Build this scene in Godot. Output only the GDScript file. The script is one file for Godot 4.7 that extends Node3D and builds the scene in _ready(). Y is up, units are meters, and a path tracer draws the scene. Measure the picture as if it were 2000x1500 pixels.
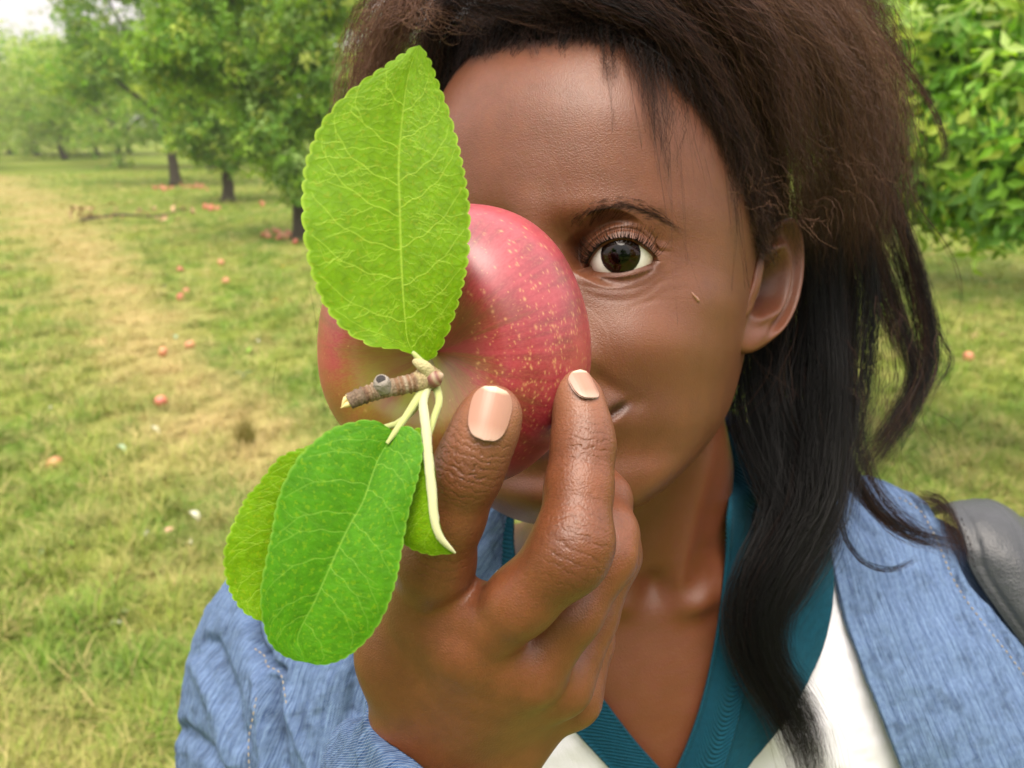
extends Node3D
# A girl holds an apple with its leaves up to the lens, in an orchard under a bright overcast sky.
# Lengths in the close-up are millimetres in the frame of the photographed subject (x right, y up, z towards the viewer); the place itself is in metres.

const FPX := 1608.36
const EYE_HEIGHT := 1.35
const PITCH := 17.6

var view := Transform3D()
var rng := RandomNumberGenerator.new()
var noise := FastNoiseLite.new()
var mats := {}

class MB:
	var v := PackedVector3Array()
	var n := PackedVector3Array()
	var c := PackedColorArray()
	var uv := PackedVector2Array()
	var ix := PackedInt32Array()

	func faces(base: int, nu: int, nv: int, wrap := false, flip := false) -> void:
		# a grid of nu x nv points, row by row
		var m := nu if wrap else nu - 1
		for j in nv - 1:
			for i in m:
				var a := base + j * nu + i
				var b := base + j * nu + (i + 1) % nu
				var d := a + nu
				var e := b + nu
				if flip:
					ix.append_array([a, d, b, b, d, e])
				else:
					ix.append_array([a, b, d, b, e, d])

	func normals() -> void:
		n = PackedVector3Array()
		n.resize(v.size())
		for t in range(0, ix.size(), 3):
			var a := ix[t]
			var b := ix[t + 1]
			var d := ix[t + 2]
			var f := (v[d] - v[a]).cross(v[b] - v[a])
			n[a] += f
			n[b] += f
			n[d] += f
		for i in n.size():
			var l := n[i].length()
			n[i] = n[i] / l if l > 1e-20 else Vector3.UP

	func mesh() -> ArrayMesh:
		if n.size() != v.size():
			normals()
		var a := []
		a.resize(Mesh.ARRAY_MAX)
		a[Mesh.ARRAY_VERTEX] = v
		a[Mesh.ARRAY_NORMAL] = n
		if c.size() == v.size():
			a[Mesh.ARRAY_COLOR] = c
		if uv.size() == v.size():
			a[Mesh.ARRAY_TEX_UV] = uv
		a[Mesh.ARRAY_INDEX] = ix
		var m := ArrayMesh.new()
		m.add_surface_from_arrays(Mesh.PRIMITIVE_TRIANGLES, a)
		return m


func P(px: float, py: float, d: float) -> Vector3:
	# the point of the subject that lies d millimetres deep
	return Vector3((px - 1000.0) / FPX * d, (750.0 - py) / FPX * d, -d)


func Q(a: Array) -> Vector3:
	return P(a[0], a[1], a[2])


func ground_at(px: float, py: float) -> Vector3:
	var dir := view.basis * Vector3((px - 1000.0) / FPX, (750.0 - py) / FPX, -1.0)
	return view.origin + dir * (-view.origin.y / dir.y)


func spline(p: Array, t: float) -> Vector3:
	# Catmull-Rom through the points, t from 0 to 1
	var m := p.size() - 1
	var x := clampf(t, 0.0, 1.0) * m
	var i := mini(int(x), m - 1)
	var f := x - i
	var a: Vector3 = p[maxi(i - 1, 0)]
	var b: Vector3 = p[i]
	var d: Vector3 = p[i + 1]
	var e: Vector3 = p[mini(i + 2, m)]
	return b.cubic_interpolate(d, a, e, f)


func even(p: Array, count: int) -> Array:
	# points at even spacing along the spline through p
	var fine := []
	var run := [0.0]
	var steps := maxi(60, p.size() * 12)
	for k in steps + 1:
		fine.append(spline(p, float(k) / steps))
		if k:
			run.append(run[k - 1] + (fine[k] - fine[k - 1]).length())
	var out := []
	var j := 0
	for k in count:
		var s: float = run[steps] * k / (count - 1)
		while j < steps - 1 and run[j + 1] < s:
			j += 1
		var w: float = (s - run[j]) / maxf(run[j + 1] - run[j], 1e-9)
		out.append(fine[j].lerp(fine[j + 1], clampf(w, 0, 1)))
	return out


func curve1(tab: Array, x: float) -> float:
	# smooth interpolation in a table of [x, y], x rising
	var k := tab.size()
	if x <= tab[0][0]:
		return tab[0][1]
	if x >= tab[k - 1][0]:
		return tab[k - 1][1]
	var i := 0
	while x > tab[i + 1][0]:
		i += 1
	var x0: float = tab[i][0]
	var x1: float = tab[i + 1][0]
	var h := x1 - x0
	var s: float = (tab[i + 1][1] - tab[i][1]) / h
	var m0 := s
	var m1 := s
	if i > 0:
		m0 = (tab[i + 1][1] - tab[i - 1][1]) / (x1 - tab[i - 1][0])
	if i < k - 2:
		m1 = (tab[i + 2][1] - tab[i][1]) / (tab[i + 2][0] - x0)
	var f := (x - x0) / h
	var f2 := f * f
	var f3 := f2 * f
	return tab[i][1] * (2 * f3 - 3 * f2 + 1) + m0 * h * (f3 - 2 * f2 + f) + tab[i + 1][1] * (3 * f2 - 2 * f3) + m1 * h * (f3 - f2)


func ss(a: float, b: float, x: float) -> float:
	var t := clampf((x - a) / (b - a), 0.0, 1.0)
	return t * t * (3.0 - 2.0 * t)


func gs(x: float) -> float:
	return exp(-x * x)


func rr(a: float, b: float) -> float:
	return rng.randf_range(a, b)


func rv() -> Vector3:
	return Vector3(rng.randfn(), rng.randfn(), rng.randfn())


func numbered(called: String, parent: Node) -> String:
	if not parent.has_node(called):
		return called
	var k := 1
	while parent.has_node("%s_%03d" % [called, k]):
		k += 1
	return "%s_%03d" % [called, k]


func put(called: String, mesh: Mesh, m: Material, parent: Node = self, at := Transform3D()) -> MeshInstance3D:
	var o := MeshInstance3D.new()
	o.name = called if parent != self else numbered(called, self)
	o.mesh = mesh
	o.material_override = m
	o.transform = at
	parent.add_child(o, true)
	return o


func tag(o: Node3D, label: String, category: String, group := "", kind := "") -> Node3D:
	if label: o.set_meta("label", label)
	if category: o.set_meta("category", category)
	if group: o.set_meta("group", group)
	if kind: o.set_meta("kind", kind)
	return o


func thing(called: String, at: Vector3) -> Node3D:
	var o := Node3D.new()
	o.name = numbered(called, self)
	o.position = at
	add_child(o)
	return o


func srgb(r: float, g: float, b: float) -> Color:
	# a colour given in linear light, as the material property wants it
	return Color(r, g, b).linear_to_srgb()


func mat(r: float, g: float, b: float, rough: float, spec := 0.5) -> StandardMaterial3D:
	var m := StandardMaterial3D.new()
	m.albedo_color = srgb(r, g, b)
	m.roughness = rough
	m.metallic_specular = spec
	return m


func vmat(rough: float, spec := 0.5) -> StandardMaterial3D:
	var m := mat(1, 1, 1, rough, spec)
	m.vertex_color_use_as_albedo = true
	return m


func noise_tex(size: int, freq: float, seed_: int, octaves := 4, kind := FastNoiseLite.TYPE_SIMPLEX_SMOOTH) -> NoiseTexture2D:
	var f := FastNoiseLite.new()
	f.seed = seed_
	f.frequency = freq
	f.noise_type = kind
	f.fractal_octaves = octaves
	var t := NoiseTexture2D.new()
	t.width = size
	t.height = size
	t.seamless = true
	t.noise = f
	return t


func bump(m: StandardMaterial3D, t: Texture2D, depth_cm: float, per_unit: float) -> void:
	m.heightmap_enabled = true
	m.heightmap_texture = t
	m.heightmap_scale = depth_cm
	m.uv1_triplanar = true
	m.uv1_scale = Vector3.ONE * per_unit


func tube(mb: MB, pts: Array, radii: Array, sides: int, col = null, caps := true, rough := 0.0) -> void:
	# a tube through the points; colours: one Color or one per point
	var base := mb.v.size()
	var m := pts.size()
	var up := Vector3(0.31, 0.87, 0.39)
	for k in m:
		var t: Vector3 = (pts[mini(k + 1, m - 1)] - pts[maxi(k - 1, 0)]).normalized()
		if absf(t.dot(up)) > 0.97:
			up = Vector3(0.9, 0.1, -0.4)
		var a := t.cross(up).normalized()
		var b := t.cross(a)
		up = -b if b.dot(up) < 0 else b
		for s in sides:
			var g := TAU * s / sides
			var r: float = radii[k]
			if rough > 0.0:
				r *= 1.0 + rough * noise.get_noise_3d(cos(g) * 60.0 + base, sin(g) * 60.0, k * 37.0)
			mb.v.append(pts[k] + (a * cos(g) + b * sin(g)) * r)
			if col != null:
				mb.c.append(col[k] if col is Array else col)
	for k in m - 1:
		for s in sides:
			var p := base + k * sides + s
			var q := base + k * sides + (s + 1) % sides
			mb.ix.append_array([p, p + sides, q, q, p + sides, q + sides])
	if caps:
		for e in 2:
			var k := 0 if e == 0 else m - 1
			var ci := mb.v.size()
			mb.v.append(pts[k])
			if col != null:
				mb.c.append(col[k] if col is Array else col)
			for s in sides:
				var p := base + k * sides + s
				var q := base + k * sides + (s + 1) % sides
				if e == 0:
					mb.ix.append_array([ci, p, q])
				else:
					mb.ix.append_array([ci, q, p])


func _ready() -> void:
	rng.seed = 7
	noise.seed = 11
	noise.frequency = 0.05
	# camera
	view = Transform3D(Basis(Vector3.RIGHT, deg_to_rad(-PITCH)), Vector3(0, EYE_HEIGHT, 0))
	var cam := Camera3D.new()
	cam.name = "camera"
	cam.transform = view
	cam.fov = 50.0
	cam.near = 0.02
	cam.far = 900.0
	var lens := CameraAttributesPhysical.new()
	lens.frustum_focal_length = 12.0 / tan(deg_to_rad(25.0))
	lens.frustum_near = 0.02
	lens.frustum_far = 900.0
	lens.frustum_focus_distance = 0.225
	lens.exposure_aperture = 17.0
	cam.attributes = lens
	add_child(cam)
	cam.make_current()
	# sky, exposure
	var env := Environment.new()
	env.background_mode = Environment.BG_SKY
	env.tonemap_mode = Environment.TONE_MAPPER_LINEAR
	env.tonemap_exposure = 3.5
	env.sdfgi_enabled = true
	env.ssao_enabled = true
	env.ssil_enabled = true
	env.fog_enabled = true
	env.fog_density = 0.0018
	env.fog_light_color = Color(0.93, 0.96, 0.90)
	var sky := Sky.new()
	var sm := ProceduralSkyMaterial.new()
	sm.sky_top_color = Color(1.0, 0.965, 0.96)
	sm.sky_horizon_color = Color(0.605, 0.59, 0.59)
	sm.sky_curve = 0.25
	sm.ground_bottom_color = Color(0.2, 0.22, 0.1)
	sm.ground_horizon_color = Color(0.35, 0.38, 0.25)
	sky.sky_material = sm
	env.sky = sky
	env.background_energy_multiplier = 0.66
	var we := WorldEnvironment.new()
	we.name = "world"
	we.environment = env
	add_child(we)
	# the sun behind cloud: broad and weak
	var sun := DirectionalLight3D.new()
	sun.name = "sun"
	sun.light_energy = 0.5
	sun.light_angular_distance = 40.0
	sun.light_color = Color(1.0, 0.95, 0.89)
	sun.shadow_enabled = true
	sun.sky_mode = DirectionalLight3D.SKY_MODE_LIGHT_ONLY
	add_child(sun)
	sun.look_at_from_position(Vector3(-0.05, 1.0, 0.42) * 10.0, Vector3.ZERO)
	var t0 := Time.get_ticks_msec()
	build_ground()
	print("ground ", Time.get_ticks_msec() - t0)
	build_trees()
	print("trees ", Time.get_ticks_msec() - t0)
	build_windfalls()
	print("windfalls ", Time.get_ticks_msec() - t0)
	build_apple()
	print("apple ", Time.get_ticks_msec() - t0)
	build_person()
	print("person ", Time.get_ticks_msec() - t0)


# ---------------------------------------------------------------- ground and grass

var track := PackedVector2Array()


func straw_at(x: float, z: float) -> float:
	# how much of the grass is dry here, 0 to 1
	if track.is_empty():
		for p in [[-40, 345], [60, 400], [140, 480], [230, 590], [330, 720], [480, 900], [900, 1300]]:
			var g := ground_at(p[0], p[1])
			track.append(Vector2(g.x, g.z))
	var q := Vector2(x, z)
	var best := 1e9
	for k in track.size() - 1:
		best = minf(best, Geometry2D.get_closest_point_to_segment(q, track[k], track[k + 1]).distance_to(q))
	var wide := clampf(0.18 + 0.04 * absf(z), 0.2, 0.8)
	var a := 0.6 * gs(best / wide)
	a += 0.42 * noise.get_noise_2d(x * 28.0, z * 28.0) + 0.28 * noise.get_noise_2d(x * 75.0 + 40.0, z * 45.0)
	return clampf(a + 0.08, 0.0, 1.0)


func height_at(x: float, z: float) -> float:
	return 0.03 * noise.get_noise_2d(x * 9.0, z * 9.0) + 0.012 * noise.get_noise_2d(x * 60.0, z * 60.0)


func grass_tone(s: float, j: float) -> Color:
	var green := Color(0.105, 0.225, 0.020)
	var lime := Color(0.245, 0.32, 0.040)
	var dry := Color(0.48, 0.38, 0.16)
	var c := green.lerp(lime, clampf(0.5 + 0.9 * j, 0, 1))
	return c.lerp(dry, clampf(s * 1.15 + 0.12 * j, 0, 1))


func build_ground() -> void:
	var mb := MB.new()
	var k := 240
	for j in k + 1:
		for i in k + 1:
			var u := 2.0 * i / k - 1.0
			var w := 2.0 * j / k - 1.0
			var x := signf(u) * (absf(u) * 12.0 + pow(absf(u), 5.0) * 488.0)
			var z := -3.0 + signf(w) * (absf(w) * 14.0 + pow(absf(w), 5.0) * 486.0)
			mb.v.append(Vector3(x, height_at(x, z), z))
			var c := grass_tone(straw_at(x, z), noise.get_noise_2d(x * 31.0, z * 31.0))
			mb.c.append(c.lerp(Color(0.07, 0.06, 0.025), 0.38))
	mb.faces(0, k + 1, k + 1)
	var m := vmat(0.95, 0.2)
	bump(m, noise_tex(512, 0.02, 3, 5), 2.0, 1.6)
	var g := put("ground", mb.mesh(), m)
	tag(g, "mown orchard ground in patchy green and straw colours", "ground", "", "structure")
	# blades: a few kinds of tuft, scattered thinner with distance
	for kind in 4:
		var t := MB.new()
		var blades := 15 if kind < 2 else 11
		for b in blades:
			var az := rr(0, TAU)
			var lean := rr(0.5, 1.45) if kind != 1 else rr(0.9, 1.6)
			var l := rr(0.04, 0.115) if kind < 2 else rr(0.03, 0.06)
			var wd := rr(0.0012, 0.0024) if kind != 3 else rr(0.003, 0.006)
			var o := Vector3(rr(-0.03, 0.03), 0, rr(-0.03, 0.03))
			var dir := Vector3(cos(az), 0, sin(az))
			var side := Vector3(-sin(az), 0, cos(az))
			var tone := rr(0.75, 1.25)
			var base := t.v.size()
			for s in 4:
				var f := s / 3.0
				var out := l * (sin(lean) * f * (0.55 + 0.45 * f))
				var up := l * (cos(lean) * f + 0.42 * f * (1.25 - f))
				var wv := wd * (1.0 - 0.85 * f * f)
				t.v.append(o + dir * out + Vector3.UP * up - side * wv)
				t.v.append(o + dir * out + Vector3.UP * up + side * wv)
				t.c.append(Color(tone, tone, tone))
				t.c.append(Color(tone, tone, tone))
			t.faces(base, 2, 4)
		var mm := MultiMesh.new()
		mm.transform_format = MultiMesh.TRANSFORM_3D
		mm.use_colors = true
		mm.mesh = t.mesh()
		var count: int = [34000, 26000, 8000, 6500][kind]
		mm.instance_count = count
		for i in count:
			var d := 0.9 * pow(30.0, rng.randf())
			var az := rr(-0.76, 0.76) if i % 4 else rr(-1.5, 1.5)
			var x := d * sin(az)
			var z := -d * cos(az)
			var s := straw_at(x, z)
			var clump := noise.get_noise_2d(x * 90.0, z * 90.0)
			var big := clampf(0.8 + 0.7 * clump, 0.35, 1.5) * rr(0.8, 1.25) * (1.0 - 0.35 * s) * (1.0 + 0.02 * d)
			var tip := Basis.from_euler(Vector3(rr(-0.3, 0.3), rr(0, TAU), rr(-0.3, 0.3)))
			mm.set_instance_transform(i, Transform3D(tip.scaled_local(Vector3(big, big, big)), Vector3(x, height_at(x, z) - 0.002, z)))
			var j := noise.get_noise_2d(x * 31.0, z * 31.0) + rr(-0.45, 0.45)
			var c := grass_tone(clampf(s + rr(-0.25, 0.25), 0, 1), j)
			if kind == 1 and rng.randf() < 0.5:
				c = c.lerp(Color(0.55, 0.44, 0.19), rr(0.2, 0.8))
			mm.set_instance_color(i, c)
		var o := MultiMeshInstance3D.new()
		o.name = ["grass", "hay", "short_grass", "clover"][kind]
		o.multimesh = mm
		var gm := vmat(0.6, 0.35)
		gm.backlight_enabled = true
		gm.backlight = Color(0.5, 0.5, 0.2)
		o.material_override = gm
		add_child(o)
		tag(o, ["green and yellowing grass blades all over the orchard floor", "cut dry stalks strewn through the orchard grass", "short stubby grass between the longer blades", "broad clover blades low in the orchard grass"][kind], "grass", "", "stuff")


# ---------------------------------------------------------------- trees

func sprig(leaves: int, reach: float, leaf: float, broad: float) -> ArrayMesh:
	# a shoot with folded leaves round it
	var mb := MB.new()
	for k in leaves:
		var f := (k + 0.5) / leaves
		var az := k * 2.4 + rr(-0.4, 0.4)
		var root := Vector3(0.04 * sin(f * 5.0), f * reach, 0.03 * cos(f * 4.0))
		var out := Vector3(cos(az), rr(-0.5, 0.7), sin(az)).normalized()
		var side := out.cross(Vector3(rr(-0.3, 0.3), 1, rr(-0.3, 0.3))).normalized()
		var nrm := side.cross(out)
		var l := leaf * rr(0.75, 1.2)
		var w := l * broad
		var tone := rr(0.7, 1.35)
		var base := mb.v.size()
		for p in [root + out * l * 0.12, root + out * l * 0.45 + side * w + nrm * w * 0.35, root + out * l * 0.5 - nrm * l * 0.05, root + out * l * 0.45 - side * w + nrm * w * 0.35, root + out * l * 1.12 - nrm * l * 0.22]:
			mb.v.append(p)
			mb.c.append(Color(tone, tone, tone))
		mb.ix.append_array([base, base + 1, base + 2, base, base + 2, base + 3, base + 1, base + 4, base + 2, base + 2, base + 4, base + 3])
	return mb.mesh()


func tree(label: String, base: Vector3, trunk: Array, radius: float, clumps: Array, sprigs: int, tones: Array, scale_leaf: float, group := "orchard apple trees", name_ := "apple_tree") -> Node3D:
	# trunk: offsets from the base; clumps: [centre offset, radii, share]
	var o := thing(name_, base)
	tag(o, label, "tree", group)
	var bark: StandardMaterial3D = mats.bark
	var pts := even(trunk, 12)
	var rad := []
	for k in 12:
		rad.append(radius * (1.0 - 0.5 * k / 11.0) * (1.35 if k == 0 else 1.0))
	var mb := MB.new()
	tube(mb, pts, rad, 9, null, true, 0.25)
	put("trunk", mb.mesh(), bark, o)
	var fork: Vector3 = trunk[trunk.size() - 1]
	for cl in clumps:
		var lb := MB.new()
		var mid: Vector3 = fork.lerp(cl[0], 0.5) + Vector3(rr(-0.2, 0.2), rr(0, 0.3), rr(-0.2, 0.2))
		tube(lb, even([fork, mid, cl[0]], 7), [radius * 0.5, radius * 0.42, radius * 0.36, radius * 0.3, radius * 0.22, radius * 0.15, radius * 0.08], 6, null, true, 0.2)
		put("limb", lb.mesh(), bark, o)
	var mm := MultiMesh.new()
	mm.transform_format = MultiMesh.TRANSFORM_3D
	mm.use_colors = true
	mm.mesh = mats.sprig if scale_leaf < 1.3 else mats.sprig_near
	var total := 0.0
	for cl in clumps:
		total += cl[2]
	var list := []
	for cl in clumps:
		var r: Vector3 = cl[1]
		var knots := []
		for k in maxi(6, int(cl[2] * 16)):
			var d := rv().normalized() * pow(rng.randf(), 0.4)
			knots.append(cl[0] + d * r)
		for k in int(sprigs * cl[2] / total):
			var q: Vector3 = knots[rng.randi() % knots.size()]
			var at: Vector3 = q + rv() * r * 0.20
			list.append(at)
	mm.instance_count = list.size()
	for i in list.size():
		var b := Basis.from_euler(Vector3(rr(-2.2, 2.2), rr(0, TAU), rr(-2.2, 2.2)))
		mm.set_instance_transform(i, Transform3D(b.scaled(Vector3.ONE * rr(0.75, 1.25)), list[i]))
		var a: Color = tones[rng.randi() % tones.size()]
		var lum := rr(0.75, 1.25) * (1.0 + 0.35 * noise.get_noise_3dv(list[i] * 25.0))
		mm.set_instance_color(i, Color(a.r * lum, a.g * lum, a.b * lum))
	var cr := MultiMeshInstance3D.new()
	cr.name = "crown"
	cr.multimesh = mm
	cr.material_override = mats.foliage
	cr.set_meta("kind", "stuff")
	o.add_child(cr)
	return o


func build_trees() -> void:
	var bark := mat(0.075, 0.062, 0.05, 0.95, 0.2)
	bump(bark, noise_tex(256, 0.03, 5, 4), 2.0, 5.0)
	mats.bark = bark
	var fo := vmat(0.55, 0.4)
	fo.backlight_enabled = true
	fo.backlight = Color(0.95, 1.0, 0.45)
	mats.foliage = fo
	mats.sprig = sprig(11, 0.26, 0.085, 0.27)
	mats.sprig_near = sprig(10, 0.2, 0.060, 0.2)
	var greens := [Color(0.216, 0.414, 0.045), Color(0.316, 0.497, 0.067), Color(0.172, 0.345, 0.053), Color(0.431, 0.524, 0.090), Color(0.259, 0.400, 0.105)]
	var deep := [Color(0.112, 0.264, 0.026), Color(0.175, 0.348, 0.033), Color(0.263, 0.408, 0.046), Color(0.100, 0.216, 0.039)]
	var pale := [Color(0.389, 0.524, 0.149), Color(0.475, 0.580, 0.194), Color(0.287, 0.442, 0.120), Color(0.546, 0.607, 0.269)]
	# the tree with the straight dark trunk
	var g := ground_at(345, 362)
	tree("apple tree on a straight dark trunk with windfalls on both sides of it", g, [Vector3.ZERO, Vector3(-0.02, 0.7, 0), Vector3(0.03, 1.35, 0)], 0.13, [
		[Vector3(0.1, 2.2, 0), Vector3(1.3, 0.9, 1.2), 1.0], [Vector3(-1.1, 2.3, 0.2), Vector3(1.0, 0.8, 1.0), 0.8], [Vector3(1.1, 2.2, 0.1), Vector3(1.0, 0.8, 1.0), 0.8],
		[Vector3(-0.7, 3.6, 0), Vector3(1.2, 1.0, 1.1), 1.0], [Vector3(0.8, 3.5, 0), Vector3(1.2, 1.0, 1.1), 1.0], [Vector3(0.0, 4.7, 0), Vector3(1.2, 0.9, 1.1), 0.7],
		[Vector3(-1.6, 3.0, 0), Vector3(0.7, 0.9, 0.8), 0.5], [Vector3(-1.2, 4.3, 0), Vector3(0.8, 0.7, 0.8), 0.4]], 4200, greens, 1.0)
	# the low tree with leaves down to the grass
	g = ground_at(447, 395)
	tree("small apple tree with leafy shoots hanging nearly to the grass", g, [Vector3.ZERO, Vector3(0.02, 0.4, 0), Vector3(0.0, 0.9, 0)], 0.12, [
		[Vector3(0.0, 0.85, 0.1), Vector3(0.45, 0.5, 0.45), 0.55], [Vector3(-0.35, 1.4, 0), Vector3(0.6, 0.5, 0.6), 0.7], [Vector3(0.45, 1.5, 0), Vector3(0.6, 0.6, 0.6), 0.7],
		[Vector3(0.1, 2.2, 0), Vector3(0.8, 0.7, 0.7), 0.8], [Vector3(0.8, 2.9, 0), Vector3(0.9, 0.8, 0.8), 0.8], [Vector3(0.1, 3.2, 0), Vector3(0.8, 0.7, 0.8), 0.6]], 2600, greens, 1.0)
	# the leaning tree
	g = ground_at(588, 470)
	tree("leaning apple tree with a dark crooked trunk beside the girl's hair", g, [Vector3.ZERO, Vector3(0.0, 0.55, 0), Vector3(-0.04, 0.85, 0), Vector3(-0.22, 1.25, 0), Vector3(-0.50, 1.62, 0)], 0.085, [
		[Vector3(-0.5, 2.1, 0), Vector3(0.7, 0.5, 0.7), 0.9], [Vector3(0.3, 2.1, 0), Vector3(0.7, 0.5, 0.7), 0.9], [Vector3(-1.1, 2.2, 0), Vector3(0.5, 0.5, 0.6), 0.6],
		[Vector3(-0.6, 2.9, 0), Vector3(0.8, 0.5, 0.7), 0.9], [Vector3(0.4, 3.0, 0), Vector3(0.8, 0.6, 0.7), 0.8], [Vector3(0.25, 1.35, -0.5), Vector3(0.35, 0.35, 0.35), 0.35], [Vector3(-0.25, 0.95, -0.6), Vector3(0.22, 0.35, 0.3), 0.3], [Vector3(-0.12, 1.25, 0.35), Vector3(0.26, 0.28, 0.22), 0.35], [Vector3(0.12, 0.75, 0.3), Vector3(0.2, 0.25, 0.2), 0.2]], 3600, greens, 1.0)
	# the row to the left, further off
	var far := [[128, 312, 2.9, "dark leaning trunk at the end of the straw track"], [190, 306, 3.0, "pale short trunk between two dark ones"], [74, 305, 2.8, "thin grey trunk in the row at the far left"], [252, 300, 3.2, "thin trunk just left of the straight dark one"], [20, 300, 2.7, "trunk lost in its own low leaves"]]
	for f in far:
		g = ground_at(f[0], f[1])
		var h: float = f[2] + rr(-0.2, 0.3)
		var list := []
		for k in 7:
			list.append([Vector3(rr(-1.9, 1.9), h * (0.42 + 0.72 * k / 6.0), rr(-1.4, 1.4)), Vector3(rr(1.0, 1.6), rr(0.7, 1.0), rr(1.0, 1.4)), rr(0.6, 1.0)])
		tree("far pale apple tree with a " + f[3], g, [Vector3.ZERO, Vector3(rr(-0.15, 0.1), 0.5, 0), Vector3(rr(-0.3, 0.1), 1.0, 0)], 0.11, list, 2600, pale, 1.0, "far orchard trees at the left")
	var mid := [[-9.2, -26.0, "left of the pale trunks"], [-12.6, -27.5, "over the straw track's far end"], [-16.4, -25.0, "at the left edge of the view"], [-6.0, -28.0, "between the straight dark trunk and the pale ones"], [-2.6, -27.0, "behind the leaning tree"], [-20.0, -29.0, "beyond the left edge row"], [7.0, -24.0, "right of the girl's hair"], [11.0, -25.5, "behind the orange dotted tree"], [14.5, -23.0, "at the far right"]]
	for q in mid:
		var list := []
		for k in 7:
			list.append([Vector3(rr(-2.0, 2.0), 0.9 + 2.3 * k / 6.0, rr(-1.2, 1.2)), Vector3(rr(1.1, 1.7), rr(0.6, 0.9), rr(1.0, 1.4)), rr(0.6, 1.0)])
		tree("mid row apple tree %s" % q[2], Vector3(q[0], 0, q[1]), [Vector3.ZERO, Vector3(rr(-0.1, 0.1), 0.5, 0), Vector3(rr(-0.2, 0.2), 1.0, 0)], 0.11, list, 2300, pale + greens, 1.0, "middle row of the orchard")
	# taller trees that close the view
	var back := [[-13.0, -40.0, 5.2, pale, "bushy"], [-21.5, -38.0, 4.6, pale, "light green"], [-5.5, -44.0, 6.4, greens, "tall"], [1.5, -46.0, 6.0, greens, "broad"], [9.0, -44.0, 6.6, greens, "leafy"], [16.5, -42.0, 6.6, greens, "mid green"], [24.5, -40.0, 6.4, deep, "deep green"], [-9.0, -52.0, 7.0, greens, "rounded"], [-28.0, -46.0, 5.6, pale, "yellowish"], [32.0, -44.0, 6.6, deep, "dark"]]
	var where := ["beyond the left row of the orchard", "at the far left of the orchard", "behind the straight dark trunk", "hidden behind the girl's head", "far behind the girl's hair", "in the distance right of the girl", "far off at the right edge of the orchard", "rising over the low left row", "at the very edge of the orchard on the left", "at the end of the right side of the orchard"]
	for i in back.size():
		var b: Array = back[i]
		var list := []
		for k in 9:
			list.append([Vector3(rr(-3.4, 3.4), b[2] * (0.22 + 0.7 * k / 8.0), rr(-1.8, 1.8)), Vector3(rr(1.6, 2.6), rr(1.0, 1.6), rr(1.2, 2.0)), rr(0.6, 1.0)])
		tree("%s distant tree %s" % [b[4], where[i]], Vector3(b[0], 0, b[1]), [Vector3.ZERO, Vector3(0.1, 0.8, 0), Vector3(0, 1.6, 0)], 0.2, list, 3600, b[3], 1.0, "distant trees closing the view")
	# the near tree whose boughs come in at the right
	var near := Vector3(3.4, 0, -2.5)
	var bough := []
	for q in [[1960, 60, 2.7, 0.34, 1.0], [1850, 110, 2.9, 0.26, 0.8], [1930, 230, 2.6, 0.26, 1.0], [1860, 300, 2.8, 0.20, 0.7], [1990, 330, 2.5, 0.22, 0.8], [1800, 210, 3.2, 0.22, 0.6], [1900, 400, 2.7, 0.14, 0.35], [2080, 120, 2.7, 0.4, 1.0], [1800, 380, 3.1, 0.13, 0.25], [2150, 350, 2.8, 0.35, 0.8]]:
		var at := view * (P(q[0], q[1], q[2] * 1000.0) * 0.001)
		bough.append([at - near, Vector3(q[3], q[3] * 0.8, q[3]), q[4]])
	tree("near apple tree with long glossy leaves reaching in at the right", near, [Vector3.ZERO, Vector3(0.05, 0.7, 0), Vector3(-0.1, 1.2, 0)], 0.09, bough, 2100, deep + deep + greens + [pale[0]], 2.0, "orchard apple trees")
	tree("apple tree dotted with orange leaves behind the near boughs", Vector3(4.4, 0, -6.6), [Vector3.ZERO, Vector3(0.05, 0.7, 0), Vector3(-0.1, 1.3, 0)], 0.12, [
		[Vector3(-0.9, 1.9, 0), Vector3(0.9, 0.6, 0.8), 1.0], [Vector3(0.2, 2.1, 0), Vector3(0.9, 0.6, 0.8), 1.0], [Vector3(-0.6, 2.8, 0), Vector3(1.2, 0.6, 0.9), 1.0], [Vector3(-1.3, 2.4, 0), Vector3(0.7, 0.6, 0.7), 0.8], [Vector3(-1.0, 1.2, 0), Vector3(0.8, 0.5, 0.7), 0.8], [Vector3(0.3, 1.2, 0), Vector3(0.8, 0.5, 0.7), 0.8]], 3200, deep + greens + [Color(0.45, 0.22, 0.03)], 1.0)
	# the row behind the viewer, seen only as the dark lower half of the reflection in the eye
	for q in [[-3.6, 3.6, "left"], [0.4, 5.2, "middle"], [4.2, 4.0, "right"], [-8.5, 6.0, "far left"], [9.0, 6.5, "far right"]]:
		tree("apple tree at the %s of the row facing the girl" % q[2], Vector3(q[0], 0, q[1]), [Vector3.ZERO, Vector3(0.05, 0.7, 0), Vector3(-0.1, 1.3, 0)], 0.12, [
			[Vector3(-1.0, 1.6, 0), Vector3(1.2, 0.8, 1.0), 1.0], [Vector3(0.9, 1.7, 0), Vector3(1.2, 0.8, 1.0), 1.0], [Vector3(0, 2.7, 0), Vector3(1.5, 0.9, 1.1), 1.0], [Vector3(0.1, 3.6, 0), Vector3(1.0, 0.7, 0.9), 0.7]], 2000, greens, 1.0)


# ---------------------------------------------------------------- things lying in the grass

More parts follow.
